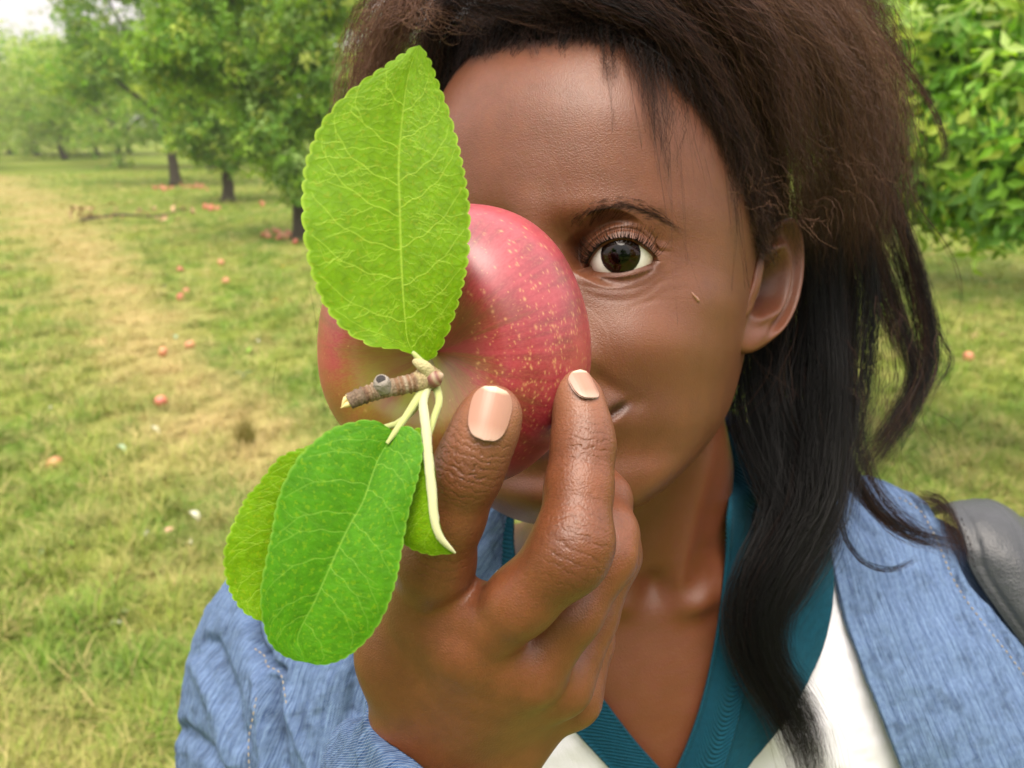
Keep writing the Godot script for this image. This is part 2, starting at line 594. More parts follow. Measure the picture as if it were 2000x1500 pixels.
func small_apple(red: Color) -> Array:
	var mb := MB.new()
	for j in 9:
		var a := PI * j / 8.0
		for i in 12:
			var g := TAU * i / 12.0
			var r := 0.034 * sin(a) * (1.0 + 0.03 * cos(5.0 * g))
			var y := 0.034 * (cos(a) * 0.92 - 0.28 * gs(a / 0.5) + 0.2 * gs((PI - a) / 0.45))
			mb.v.append(Vector3(r * cos(g), y + 0.028, r * sin(g)))
			mb.c.append(red.lerp(Color(0.5, 0.35, 0.08), clampf(0.35 * cos(g * 2.0 + j) + 0.1, 0, 1)))
	mb.faces(0, 12, 9, true)
	var st := MB.new()
	tube(st, [Vector3(0, 0.045, 0), Vector3(0.003, 0.06, 0), Vector3(0.009, 0.070, 0)], [0.0014, 0.0012, 0.0016], 5)
	return [mb.mesh(), st.mesh()]


func build_windfalls() -> void:
	var skin := vmat(0.35, 0.5)
	var kinds := [small_apple(Color(0.42, 0.07, 0.06)), small_apple(Color(0.50, 0.14, 0.11)), small_apple(Color(0.46, 0.19, 0.10))]
	var heaps := [
		[322, 371, 24, 7, 16, "red windfall in the heap left of the straight dark trunk"], [382, 366, 26, 6, 18, "red windfall in the heap right of the straight dark trunk"],
		[416, 408, 20, 6, 12, "red windfall in the heap by the small low tree"], [552, 462, 42, 11, 26, "red windfall in the heap below the leaning tree"], [515, 400, 10, 3, 3, "red windfall in the loose trio between low and leaning trees"]]
	for h in heaps:
		for k in h[4]:
			var u := rng.randfn()
			var w := rng.randfn()
			var spot := ("front" if w > 0.5 else "back" if w < -0.5 else "middle") + (" left" if u < -0.6 else " right" if u > 0.6 else "")
			windfall(kinds, skin, h[0] + u * h[2] * 0.5, h[1] + w * h[3] * 0.45, h[5] + ", at its " + spot, "windfalls under the trees")
	var singles := [[442, 556, "pink windfall alone on the grass left of the big leaf's middle"], [353, 531, "small pink windfall near the middle of the left grass"], [354, 587, "redder of two touching windfalls in the left grass"], [365, 577, "paler of two touching windfalls in the left grass"],
		[372, 680, "pale pink windfall at the edge of the brown bare patch"], [319, 695, "small red windfall left of the brown bare patch"], [108, 914, "orange red windfall half sunk in grass at the left"], [1890, 706, "pale red windfall in the grass right of the girl's hair"], [432, 517, "faint red windfall just below the heap of windfalls"], [316, 795, "brownish windfall on dry grass left of the twig"]]
	for s in singles:
		windfall(kinds, skin, s[0], s[1], s[2], "")
	# fallen leaves
	var pale := [[112, 512, "white"], [322, 562, "white"], [300, 848, "white"], [485, 738, "mint"], [465, 735, "mint"], [503, 672, "white"], [490, 690, "lime"], [235, 886, "mint"], [280, 1053, "white"], [374, 1072, "white"], [378, 1018, "white"], [335, 1046, "pink"], [240, 1216, "white"], [222, 1236, "white"], [85, 1092, "mint"], [90, 1198, "orange"], [18, 1237, "pink"], [135, 1076, "lime"], [100, 803, "white"], [38, 508, "white"], [552, 524, "yellow"], [540, 592, "orange"], [340, 664, "mint"], [1905, 662, "tan"], [1960, 660, "tan"]]
	var colours := {"white": Color(0.52, 0.53, 0.42), "mint": Color(0.36, 0.50, 0.33), "lime": Color(0.30, 0.55, 0.08), "pink": Color(0.75, 0.42, 0.34), "orange": Color(0.70, 0.38, 0.14), "yellow": Color(0.75, 0.5, 0.05), "tan": Color(0.42, 0.29, 0.16)}
	var spots := ["at the upper left of the grass", "just above the brown patch's windfalls", "lying flat in the left grass", "right of the bare patch", "left of its twin by the bare patch", "above the bare patch's right end", "next to the bare patch", "standing on edge in the left grass", "curled white beside a tan scrap", "nearest to the denim sleeve", "left of the low green leaf", "just above the sleeve side scrap", "upper one of a close pair", "lower one of a close pair", "near the lower left edge", "alone in the lower left grass", "cut by the left edge of the view", "broad and fresh in the lower left", "half buried in left grass", "near the straw track", "in the grass close to the big leaf", "below the yellow one by the big leaf", "by the pink windfall", "right of the hair", "at the right edge of the view"]
	var lm := {}
	for k in colours:
		lm[k] = mat(colours[k].r, colours[k].g, colours[k].b, 0.7, 0.3)
	var mb := MB.new()
	for j in 7:
		var f := j / 6.0
		for i in 5:
			var u := i / 2.0 - 1.0
			var w := 0.021 * pow(sin(PI * clampf(f * 0.94 + 0.03, 0, 1)), 0.75)
			mb.v.append(Vector3(u * w, 0.02 + 0.012 * u * u + 0.012 * sin(f * 4.0), (f - 0.5) * 0.075))
	mb.faces(0, 5, 7)
	var leafm := mb.mesh()
	for i in pale.size():
		var s: Array = pale[i]
		var g := ground_at(s[0], s[1])
		var o := put("fallen_leaf", leafm, lm[s[2]], self, Transform3D(Basis.from_euler(Vector3(rr(-0.5, 0.5), rr(0, TAU), rr(-0.4, 0.4))).scaled(Vector3.ONE * rr(0.45, 0.8)), g + Vector3.UP * 0.004))
		tag(o, "small %s fallen leaf %s" % [s[2], spots[i]], "leaf", "fallen leaves on the grass")
	# a dead branch with dry leaves left of the low tree
	var o := thing("dead_branch", ground_at(262, 436))
	tag(o, "dead branch with curled tan leaves lying left of the small tree", "branch")
	var bb := MB.new()
	tube(bb, even([Vector3(-0.7, 0.05, 0.1), Vector3(-0.2, 0.12, 0), Vector3(0.3, 0.1, 0.05), Vector3(0.75, 0.2, -0.1)], 9), [0.02, 0.02, 0.018, 0.017, 0.015, 0.013, 0.011, 0.009, 0.006], 6)
	put("stem", bb.mesh(), mats.bark, o)
	for k in 34:
		put("dry_leaf", leafm, lm["tan"], o, Transform3D(Basis.from_euler(Vector3(rr(-1, 1), rr(0, TAU), rr(-1, 1))).scaled(Vector3.ONE * rr(1.0, 1.9)), Vector3(rr(-0.85, 0.85), rr(0.03, 0.2), rr(-0.2, 0.2))))
	# dark tussock
	var ts := MB.new()
	for k in 90:
		var az := rr(0, TAU)
		var root := Vector3(rr(-0.035, 0.035), 0, rr(-0.035, 0.035))
		var top := root + Vector3(cos(az) * rr(0.0, 0.05), rr(0.07, 0.15), sin(az) * rr(0, 0.05))
		tube(ts, [root, root.lerp(top, 0.6) + Vector3.UP * 0.01, top], [0.0016, 0.0012, 0.0004], 3, Color(0.13, 0.14, 0.02).lerp(Color(0.26, 0.2, 0.05), rng.randf()), false)
	var tu := put("grass_tussock", ts.mesh(), vmat(0.8, 0.3), self, Transform3D(Basis(), ground_at(478, 872)))
	tag(tu, "dark upright tussock of grass just left of the leaves", "grass tussock")


func windfall(kinds: Array, skin: Material, px: float, py: float, label: String, group: String) -> void:
	var g := ground_at(px, py)
	var k: Array = kinds[rng.randi() % kinds.size()]
	var o := thing("fallen_apple", g + Vector3.UP * rr(0.0, 0.02))
	o.basis = Basis.from_euler(Vector3(rr(-1.2, 1.2), rr(0, TAU), rr(-1.2, 1.2)))
	o.position += Vector3.UP * 0.016 - o.basis.y * 0.028
	put("fruit", k[0], skin, o)
	put("stalk", k[1], mats.bark, o)
	tag(o, label, "apple", group)


# ---------------------------------------------------------------- the apple, its twig and its leaves

func meters(mb: MB) -> ArrayMesh:
	if mb.n.size() != mb.v.size():
		mb.normals()
	for i in mb.v.size():
		mb.v[i] = mb.v[i] * 0.001
	return mb.mesh()


func stamp(a: PackedFloat32Array, w: int, h: int, pts: Array, width: float, power: float, fade := 0.0) -> void:
	# a soft stroke through the points, in pixels
	var run := 0
	var m := pts.size() - 1
	var r := int(ceil(width * 1.8))
	var iw := 1.0 / (width * width)
	for k in m:
		var p: Vector2 = pts[k]
		var q: Vector2 = pts[k + 1]
		var steps := maxi(1, int(p.distance_to(q)))
		for s in steps:
			var x := p.lerp(q, float(s) / steps)
			var pw := power * (1.0 - fade * (k + float(s) / steps) / m)
			var cx := int(x.x)
			var cy := int(x.y)
			for yy in range(maxi(cy - r, 0), mini(cy + r + 1, h)):
				for xx in range(maxi(cx - r, 0), mini(cx + r + 1, w)):
					var dx := xx + 0.5 - x.x
					var dy := yy + 0.5 - x.y
					var g := pw * exp(-(dx * dx + dy * dy) * iw)
					var i := yy * w + xx
					if g > a[i]:
						a[i] = g
	run += 1


func leaf_material(seed_: int, base: Color, vein: Color, spot: Color, net: float, relief: float, spots: float, veins: int) -> StandardMaterial3D:
	var w := 512
	var h := 1024
	rng.seed = seed_
	var a := PackedFloat32Array()
	a.resize(w * h)
	var b := PackedFloat32Array()
	b.resize(w * h)
	stamp(a, w, h, [Vector2(256, 0), Vector2(256, 600), Vector2(256, 1023)], 3.4, 1.0, 0.45)
	for side in [-1, 1]:
		for k in veins:
			var v0: float = 0.03 + 0.86 * (k + rr(-0.25, 0.25)) / veins + (0.02 if side > 0 else 0.0)
			var rise := rr(0.15, 0.21) * (1.15 - 0.4 * v0)
			var pts := []
			for s in 15:
				var f := s / 14.0
				var u := f * 0.94
				var v := v0 + rise * (0.55 * f + 0.45 * f * f * f) + 0.004 * sin(f * 21.0 + k)
				pts.append(Vector2(256 + side * u * 250, v * 1023))
			stamp(a, w, h, pts, 1.9, 0.85, 0.55)
			# forks near the edge
			for z in 2:
				var p: Vector2 = pts[8 + z * 2]
				stamp(a, w, h, [p, p + Vector2(side * rr(18, 34), rr(-6, 12)), p + Vector2(side * rr(45, 70), rr(-10, 26))], 1.7, 0.6, 0.5)
		for k in 88:
			var v := rr(0.02, 0.97)
			var u0 := rr(0.02, 0.7)
			var span := rr(0.12, 0.36)
			var pts := []
			var y := v * 1023
			for s in 8:
				var f := s / 7.0
				y += rr(-5.5, 7.0)
				pts.append(Vector2(256 + side * (u0 + span * f) * 250, y - 16.0 * f))
			stamp(b, w, h, pts, 1.5, rr(0.45, 0.95), 0.25)
			if k % 2 == 0:
				var p: Vector2 = pts[4]
				stamp(b, w, h, [p, p + Vector2(side * rr(4, 14), rr(12, 26)), p + Vector2(side * rr(10, 26), rr(26, 46))], 1.2, 0.55, 0.3)
	var cell := FastNoiseLite.new()
	cell.noise_type = FastNoiseLite.TYPE_CELLULAR
	cell.cellular_return_type = FastNoiseLite.RETURN_DISTANCE2_SUB
	cell.frequency = 0.045
	cell.seed = seed_
	cell.fractal_octaves = 1
	var fine := FastNoiseLite.new()
	fine.frequency = 0.012
	fine.seed = seed_ + 5
	fine.fractal_octaves = 4
	var col := PackedByteArray()
	col.resize(w * h * 3)
	var hi := PackedByteArray()
	hi.resize(w * h)
	for y in h:
		for x in w:
			var i := y * w + x
			var ve := a[i]
			var te := b[i] * net
			var ce := clampf((cell.get_noise_2d(x * 0.8, y) + 1.0) * 2.2, 0, 1)
			var bl := fine.get_noise_2d(x * 1.3, y)
			var sp := ss(0.22, 0.5, fine.get_noise_2d(x * 3.0 + 700.0, y * 3.0)) * spots
			var tone := 1.0 + 0.22 * bl + 0.10 * (ce - 0.6) * net
			var c := Color(base.r * tone, base.g * tone, base.b)
			c = c.lerp(spot, sp)
			c = c.lerp(vein, clampf(0.75 * ve + 0.55 * te, 0, 1))
			var edge := absf(x - 256.0) / 256.0
			c = c.lerp(vein, 0.55 * ss(0.955, 1.0, edge))
			c = c.linear_to_srgb()
			col[i * 3] = int(clampf(c.r, 0, 1) * 255.0)
			col[i * 3 + 1] = int(clampf(c.g, 0, 1) * 255.0)
			col[i * 3 + 2] = int(clampf(c.b, 0, 1) * 255.0)
			hi[i] = int(clampf(0.45 + 0.22 * ce - 0.42 * ve - 0.30 * te + 0.12 * bl + (0.3 * gs((x - 256.0) / 3.0)), 0, 1) * 255.0)
	var m := mat(1, 1, 1, 0.5, 0.3)
	m.albedo_texture = ImageTexture.create_from_image(Image.create_from_data(w, h, false, Image.FORMAT_RGB8, col))
	m.heightmap_enabled = true
	m.heightmap_texture = ImageTexture.create_from_image(Image.create_from_data(w, h, false, Image.FORMAT_L8, hi))
	m.heightmap_scale = relief
	m.backlight_enabled = true
	m.backlight = Color(0.5, 0.55, 0.2)
	m.texture_repeat = false
	return m


func leaf_shape(left: Array, mid: Array, right: Array, teeth: int, tooth: float, belly: float, ruffle: float, seed_: int) -> MB:
	# a blade between two outlines and its midrib, all [px, py, depth], from the base to the tip
	var rows := teeth * 9 + 1
	var cols := 21
	var cur := []
	for line in [left, mid, right]:
		var pts := []
		for p in line:
			pts.append(Q(p))
		cur.append(even(pts, rows))
	var mb := MB.new()
	for j in rows:
		var t := float(j) / (rows - 1)
		var m: Vector3 = cur[1][j]
		for i in cols * 2 - 1:
			var u := float(i) / (cols - 1) - 1.0
			var e: Vector3 = cur[0][j] if u < 0 else cur[2][j]
			var au := absf(u)
			var out := e - m
			var p := m + out * au
			var f := fposmod(t * teeth + 0.3 * sin(t * 19.0 + seed_), 1.0)
			var saw := sqrt(maxf(0.0, sin(PI * f))) * (0.6 + 0.4 * f)
			var ends := ss(0.0, 0.06, t) * ss(1.0, 0.96, t)
			p += out.normalized() * (tooth * (saw - 0.5) * ends * pow(au, 8.0))
			# the blade bellies out between midrib and edge, and waves along the edge
			p.z += belly * sin(PI * au) * sin(PI * clampf(t, 0.02, 0.98))
			p.z += ruffle * au * au * sin(t * 17.0 + (2.0 if u > 0 else 0.0) + seed_) * ends
			p.z += 0.10 * noise.get_noise_2d(u * 160.0 + seed_ * 50.0, t * 420.0) * ends
			mb.v.append(p)
			mb.uv.append(Vector2(0.5 + 0.5 * u, t))
	mb.faces(0, cols * 2 - 1, rows)
	return mb


const SEAM := 2.0   # the skin print closes behind the upright leaf


func build_apple() -> void:
	var centre := P(888, 672, 226)
	var o := thing("apple", view * (centre * 0.001))
	tag(o, "red and yellow apple with twig and leaves held up in front of a face", "apple")
	var rel := o.transform.affine_inverse() * view
	# skin print: blush, streaks, yellow shoulder and dots
	var w := 1024
	var h := 820
	var col := PackedByteArray()
	col.resize(w * h * 3)
	var dots := PackedFloat32Array()
	dots.resize(w * h)
	rng.seed = 21
	for k in 700:
		var phi := rng.randfn() * 0.62 + 0.0 if k < 560 else rr(-PI, PI)
		var v := clampf(0.33 + rng.randfn() * 0.12, 0.10, 0.95)
		var x := fposmod((phi - SEAM) / TAU, 1.0) * w
		var y := v * h
		var s := rr(0.8, 2.0) * (1.5 if rng.randf() < 0.18 else 1.0)
		var sq := sin(clampf(v * PI, 0.2, 2.9))
		var d := Vector2(rr(-3, 3) / sq, rr(-4, 4))
		if x > 8 and x < w - 8:
			stamp(dots, w, h, [Vector2(x, y), Vector2(x, y) + d * rr(0.0, 1.0)], s, rr(0.5, 1.0))
	var fa := FastNoiseLite.new()
	fa.frequency = 1.0
	fa.fractal_octaves = 5
	fa.seed = 3
	var fb := FastNoiseLite.new()
	fb.frequency = 1.0
	fb.fractal_octaves = 3
	fb.seed = 9
	for y in h:
		var v := float(y) / h
		for x in w:
			var phi := TAU * x / w + SEAM
			var cx := cos(phi)
			var sy := sin(phi)
			var blot := fa.get_noise_3d(cx * 1.6, sy * 1.6, v * 4.5)
			var streak := fb.get_noise_3d(cx * 13.0, sy * 13.0, v * 2.2)
			var speck := fb.get_noise_3d(cx * 48.0, sy * 48.0, v * 70.0)
			# where the sun did not reach: round the stalk and down to the lower left
			var low := 0.5 - 0.5 * cos(phi - deg_to_rad(55.0))
			var bare := ss(0.24, 0.05, v) * (0.2 + 0.8 * low * low) + 0.50 * low * low * low * ss(0.52, 0.2, v)
			var k := clampf(bare + 0.42 * blot + 0.12 * streak + 0.20 * speck - 0.06, 0.0, 1.0)
			var red := Color(0.30, 0.013, 0.027).lerp(Color(0.15, 0.006, 0.015), clampf(0.4 + 0.35 * streak + 0.8 * blot + 0.25 * speck, 0, 1))
			red = red.lerp(Color(0.40, 0.055, 0.070), clampf(0.22 + 0.5 * speck - 0.25 * streak - 0.5 * blot, 0, 0.6))
			var yel := Color(0.30, 0.29, 0.012).lerp(Color(0.26, 0.06, 0.022), clampf(0.30 + blot * 1.2, 0, 1))
			var c := red.lerp(yel, k)
			c = c.lerp(Color(0.70, 0.45, 0.16), 0.5 * dots[y * w + x])
			c = c.linear_to_srgb()
			var i := (y * w + x) * 3
			col[i] = int(clampf(c.r, 0, 1) * 255.0)
			col[i + 1] = int(clampf(c.g, 0, 1) * 255.0)
			col[i + 2] = int(clampf(c.b, 0, 1) * 255.0)
	var skin := mat(1, 1, 1, 0.44, 0.62)
	skin.albedo_texture = ImageTexture.create_from_image(Image.create_from_data(w, h, false, Image.FORMAT_RGB8, col))
	skin.clearcoat_enabled = true
	skin.clearcoat = 0.4
	skin.clearcoat_roughness = 0.3
	skin.subsurf_scatter_enabled = true
	skin.subsurf_scatter_strength = 0.02
	var ax := Vector3(-0.20, -0.15, 0.97).normalized()
	var ex := Vector3.UP.cross(ax).normalized()
	var ey := ax.cross(ex)
	var shape := [[-180, 1.0], [-145, 1.02], [-90, 1.05], [-60, 1.065], [-30, 1.03], [0, 1.0], [45, 1.04], [90, 1.02], [135, 1.01], [180, 1.0]]
	var mb := MB.new()
	var nu := 161
	var nv := 121
	for j in nv:
		var be := PI * j / (nv - 1)
		for i in nu:
			var phi := TAU * i / (nu - 1) + SEAM
			var deg := rad_to_deg(wrapf(phi, -PI, PI))
			var lobe := lerpf(1.0, curve1(shape, deg), ss(0.3, 1.2, be)) * (1.0 + 0.012 * cos(5.0 * phi + 1.0) * ss(0.1, 0.8, be))
			var r := 37.1 * pow(sin(be), 0.92) * lobe
			var z := 34.0 * cos(be) - 15.0 * gs(be / 0.40) + 7.0 * gs((PI - be) / 0.36)
			mb.v.append(centre + ex * (r * cos(phi)) + ey * (r * sin(phi)) + ax * (z + 0.4))
			mb.uv.append(Vector2(float(i) / (nu - 1), float(j) / (nv - 1)))
	mb.faces(0, nu, nv, false, true)
	mb.normals()
	for j in nv:
		var s := (mb.n[j * nu] + mb.n[j * nu + nu - 1]).normalized()
		mb.n[j * nu] = s
		mb.n[j * nu + nu - 1] = s
	for i in nu:
		mb.n[i] = ax
		mb.n[(nv - 1) * nu + i] = -ax
	put("fruit", meters(mb), skin, o, rel)
	# stalk, down in the hollow
	mb = MB.new()
	tube(mb, even([centre + ax * 17.0, centre + ax * 26.0 + Vector3(0.6, 0.5, 0), Q([836, 728, 185])], 8), [1.3, 1.1, 1.0, 1.0, 1.1, 1.3, 1.6, 1.9], 10, Color(0.16, 0.15, 0.05), true, 0.1)
	put("stalk", meters(mb), vmat(0.7), o, rel)
	# twig
	mb = MB.new()
	var line := even([Q([857, 738, 185.5]), Q([838, 738, 184]), Q([815, 746, 182]), Q([775, 755, 180.5]), Q([735, 764, 179]), Q([700, 776, 177.5]), Q([681, 785, 177])], 70)
	var rad := []
	var tone := []
	for k in 70:
		var f := k / 69.0
		var r := lerpf(2.15, 1.75, f)
		r += 0.75 * gs((f - 0.15) / 0.10) - 0.5 * gs(f / 0.05)
		for ring in [0.30, 0.36, 0.45, 0.53, 0.72, 0.78, 0.84, 0.90]:
			r += 0.20 * gs((f - ring) / 0.012) - 0.10 * gs((f - ring - 0.022) / 0.012)
		rad.append(r + 0.10 * noise.get_noise_1d(k * 40.0))
		var grey := Color(0.30, 0.25, 0.18)
		var brown := Color(0.16, 0.085, 0.045)
		var c := grey.lerp(brown, clampf(0.5 + 1.3 * noise.get_noise_1d(k * 23.0 + 300.0), 0, 1))
		if f < 0.30:
			c = Color(0.36, 0.31, 0.17).lerp(Color(0.24, 0.17, 0.09), clampf(0.5 + noise.get_noise_1d(k * 50.0), 0, 1))
		if f > 0.8:
			c = c.lerp(Color(0.09, 0.065, 0.05), 0.55)
		tone.append(c)
	tube(mb, line, rad, 22, tone, true, 0.16)
	for i in mb.c.size():
		var k := 1.0 + 0.55 * noise.get_noise_3dv(mb.v[i] * 38.0) + 0.3 * noise.get_noise_3dv(mb.v[i] * 110.0)
		mb.c[i] = Color(mb.c[i].r * k, mb.c[i].g * k, mb.c[i].b * k)
	var wood := vmat(0.85, 0.3)
	bump(wood, noise_tex(256, 0.03, 8, 4), 0.03, 180.0)
	var twig := put("twig", meters(mb), wood, o, rel)
	# knob with its round scar, spur and buds
	mb = MB.new()
	tube(mb, even([Q([747, 757, 179]), Q([746, 748, 177.5]), Q([744, 741, 176.4])], 8), [2.1, 2.1, 2.0, 1.95, 1.85, 1.75, 1.6, 1.35], 16, Color(0.27, 0.24, 0.21), true, 0.12)
	tube(mb, [Q([744.5, 742, 176.5]), Q([744.3, 741, 176.2])], [1.15, 0.95], 14, Color(0.05, 0.045, 0.045), true, 0.1)
	put("bark_knob", meters(mb), wood, twig)
	mb = MB.new()
	tube(mb, even([Q([838, 738, 183]), Q([834, 722, 181.5]), Q([822, 712, 181]), Q([808, 705, 182])], 12), [2.2, 2.1, 1.9, 1.7, 1.5, 1.5, 1.4, 1.3, 1.2, 1.0, 0.8, 0.5], 14, Color(0.42, 0.38, 0.20), true, 0.12)
	put("spur", meters(mb), wood, twig)
	mb = MB.new()
	tube(mb, even([Q([843, 742, 182.5]), Q([853, 737, 181.6]), Q([866, 731, 181.5])], 9), [1.9, 2.0, 2.0, 1.9, 1.7, 1.4, 1.1, 0.7, 0.25], 14, [Color(0.3, 0.24, 0.15), Color(0.22, 0.12, 0.08), Color(0.14, 0.05, 0.04), Color(0.2, 0.08, 0.06), Color(0.34, 0.26, 0.17), Color(0.16, 0.05, 0.04), Color(0.3, 0.2, 0.12), Color(0.4, 0.3, 0.2), Color(0.4, 0.3, 0.2)], true, 0.1)
	put("bud", meters(mb), vmat(0.6), twig)
	for tip in [[[684, 778, 176.8], [676, 778, 176.4], [667, 793, 176]], [[686, 788, 176.4], [678, 790, 176], [665, 797, 175.8]], [[686, 783, 176.6], [680, 779, 176.2], [675, 771, 176]]]:
		mb = MB.new()
		tube(mb, even([Q(tip[0]), Q(tip[1]), Q(tip[2])], 6), [0.75, 0.7, 0.6, 0.42, 0.22, 0.05], 8, Color(0.62, 0.52, 0.22))
		put("bud_scale", meters(mb), vmat(0.5), twig)
	# leaves
	var top := leaf_material(31, Color(0.120, 0.245, 0.001), Color(0.33, 0.48, 0.05), Color(0.22, 0.25, 0.008), 0.95, 0.015, 0.3, 8)
	var deep := leaf_material(47, Color(0.060, 0.21, 0.006), Color(0.21, 0.40, 0.05), Color(0.17, 0.31, 0.008), 0.35, 0.011, 0.5, 8)
	var lime := leaf_material(53, Color(0.13, 0.275, 0.003), Color(0.33, 0.50, 0.06), Color(0.26, 0.33, 0.006), 0.65, 0.014, 0.4, 9)
	var pale := vmat(0.75, 0.3)
	pale.rim_enabled = true
	pale.rim = 0.6
	var fuzz := Color(0.40, 0.45, 0.17)
	mb = leaf_shape(
		[[822, 706, 183], [800, 690, 181], [770, 681, 179], [735, 678, 177], [700, 663, 176], [663, 635, 175], [632, 592, 174.5], [610, 535, 174], [597, 475, 174], [591, 420, 174], [591, 360, 174.5], [598, 312, 175], [622, 252, 176], [660, 202, 177], [705, 162, 178], [760, 122, 179], [800, 95, 180], [820, 88, 180]],
		[[822, 706, 183], [798, 670, 182], [791, 620, 181.4], [786, 550, 181], [783, 480, 181], [781, 400, 181], [779, 320, 181], [786, 230, 181], [797, 150, 180.6], [812, 100, 180], [820, 88, 180]],
		[[822, 706, 183], [838, 704, 184], [856, 686, 184], [876, 645, 183.5], [895, 590, 183], [908, 540, 182.5], [915, 490, 182], [917, 440, 182], [914, 385, 182], [904, 325, 182], [889, 260, 182], [872, 205, 181.5], [854, 158, 181], [838, 115, 180.4], [820, 88, 180]], 27, 1.0, 0.8, 0.35, 1)
	var l := put("leaf", meters(mb), top, o, rel)
	l.set_meta("label", "upright pointed leaf above the twig")
	mb = MB.new()
	tube(mb, even([Q([838, 735, 183]), Q([832, 718, 182.4]), Q([822, 706, 182.6]), Q([806, 688, 181.5])], 8), [1.1, 1.0, 0.9, 0.85, 0.8, 0.7, 0.6, 0.45], 8, fuzz)
	put("leaf_stalk", meters(mb), pale, l)
	mb = leaf_shape(
		[[771, 845, 178], [746, 827, 177], [717, 820, 176], [674, 828, 175], [645, 839, 174.4], [616, 861, 174], [584, 892, 173.6], [555, 942, 173.2], [539, 989, 173], [530, 1039, 173], [519, 1097, 173.3], [510, 1154, 173.8], [512, 1205, 174.2], [522, 1248, 174.6], [540, 1272, 175], [566, 1287, 175.4], [598, 1294, 175.8]],
		[[771, 845, 178], [738, 899, 177], [710, 978, 176], [681, 1030, 175.5], [648, 1100, 175], [616, 1172, 175], [582, 1241, 175.4], [590, 1275, 175.6], [598, 1294, 175.8]],
		[[771, 845, 178], [780, 834, 177.4], [800, 834, 176.6], [819, 848, 176], [826, 876, 175.6], [819, 924, 175], [807, 967, 174.6], [796, 1010, 174.3], [784, 1079, 174], [774, 1133, 174], [756, 1187, 174.2], [735, 1226, 174.5], [713, 1254, 175], [681, 1281, 175.3], [652, 1294, 175.6], [626, 1298, 175.8], [598, 1294, 175.8]], 26, 0.5, 1.2, 0.3, 2)
	l = put("leaf", meters(mb), deep, o, rel)
	l.set_meta("label", "broad deep green leaf hanging below the twig")
	mb = MB.new()
	tube(mb, even([Q([836, 748, 183.5]), Q([815, 780, 181]), Q([793, 814, 179]), Q([771, 845, 177.4]), Q([756, 866, 176.6])], 12), [1.25, 1.2, 1.1, 1.0, 0.95, 0.9, 0.85, 0.8, 0.75, 0.7, 0.55, 0.4], 10, fuzz)
	put("leaf_stalk", meters(mb), pale, l)
	mb = leaf_shape(
		[[690, 842, 182], [640, 858, 181], [600, 872, 180], [565, 884, 179], [540, 900, 178.6], [504, 946, 178], [479, 974, 178], [458, 1018, 178], [442, 1062, 178], [438, 1104, 178.3], [446, 1150, 178.6], [467, 1186, 179], [490, 1204, 179.5], [512, 1214, 180]],
		[[690, 842, 182], [640, 920, 182], [600, 990, 182], [565, 1070, 182], [535, 1150, 181.4], [512, 1214, 180]],
		[[690, 842, 182], [720, 900, 183], [700, 980, 184], [660, 1070, 184], [620, 1140, 183.5], [580, 1190, 182], [540, 1212, 181], [512, 1214, 180]], 26, 0.8, 0.8, 0.35, 3)
	l = put("leaf", meters(mb), lime, o, rel)
	l.set_meta("label", "yellow green leaf half behind the broad one")
	mb = MB.new()
	tube(mb, even([Q([836, 750, 184]), Q([812, 794, 182.6]), Q([770, 830, 182]), Q([690, 842, 182])], 10), [1.0, 0.95, 0.9, 0.85, 0.8, 0.75, 0.7, 0.65, 0.6, 0.5], 8, fuzz)
	put("leaf_stalk", meters(mb), pale, l)
	# the small leaf folded along its pale midrib
	mb = leaf_shape(
		[[832, 838, 178], [812, 838, 178.5], [800, 870, 179], [793, 930, 179.5], [787, 990, 180], [784, 1045, 180], [794, 1066, 179.6], [815, 1077, 179], [845, 1084, 178.4], [889, 1080, 178]],
		[[832, 838, 178], [836, 890, 176.8], [842, 955, 176], [847, 1010, 175.8], [857, 1046, 176], [889, 1080, 178]],
		[[832, 838, 178], [846, 890, 181], [853, 955, 182], [857, 1010, 182], [867, 1046, 181], [889, 1080, 178]], 14, 0.6, 0.5, 0.2, 4)
	l = put("leaf", meters(mb), lime, o, rel)
	l.set_meta("label", "small leaf folded along its pale furry midrib")
	mb = MB.new()
	tube(mb, even([Q([838, 748, 183.5]), Q([827, 785, 180.5]), Q([832, 838, 177.4]), Q([836, 890, 176.2]), Q([843, 955, 175.4]), Q([848, 1010, 175.2]), Q([858, 1047, 175.6]), Q([889, 1080, 177.8])], 30), [1.07, 1.02, 0.97, 0.97, 0.97, 1.02, 1.07, 1.07, 1.07, 1.07, 1.07, 1.07, 1.07, 1.07, 1.07, 1.07, 1.07, 1.07, 1.02, 1.02, 0.97, 0.97, 0.94, 0.89, 0.84, 0.80, 0.71, 0.58, 0.44, 0.22], 10, Color(0.50, 0.52, 0.29), true, 0.2)
	put("midrib", meters(mb), pale, l)
	mb = MB.new()
	tube(mb, even([Q([849, 748, 184.5]), Q([858, 782, 182]), Q([848, 815, 180.6]), Q([838, 850, 179])], 10), [1.0, 0.95, 0.9, 0.85, 0.85, 0.8, 0.8, 0.75, 0.7, 0.6], 8, fuzz)
	put("leaf_stalk", meters(mb), pale, l)


# ---------------------------------------------------------------- the hand, meshed from a field of tapered bones

var bones := []          # [a, b - a, 1 / length squared, radius a, radius change, chain]
var chain_root := []
const CHAIN_SOFT := [10.0, 4.0, 3.5, 3.5, 3.5, 3.0, 6.0]


func bone(chain: int, a: Array, b: Array) -> void:
	# ends are [px, py, depth, radius]
	var p := P(a[0], a[1], a[2])
	var q := P(b[0], b[1], b[2])
	bones.append([p, q - p, 1.0 / (q - p).length_squared(), float(a[3]), float(b[3]) - float(a[3]), chain])


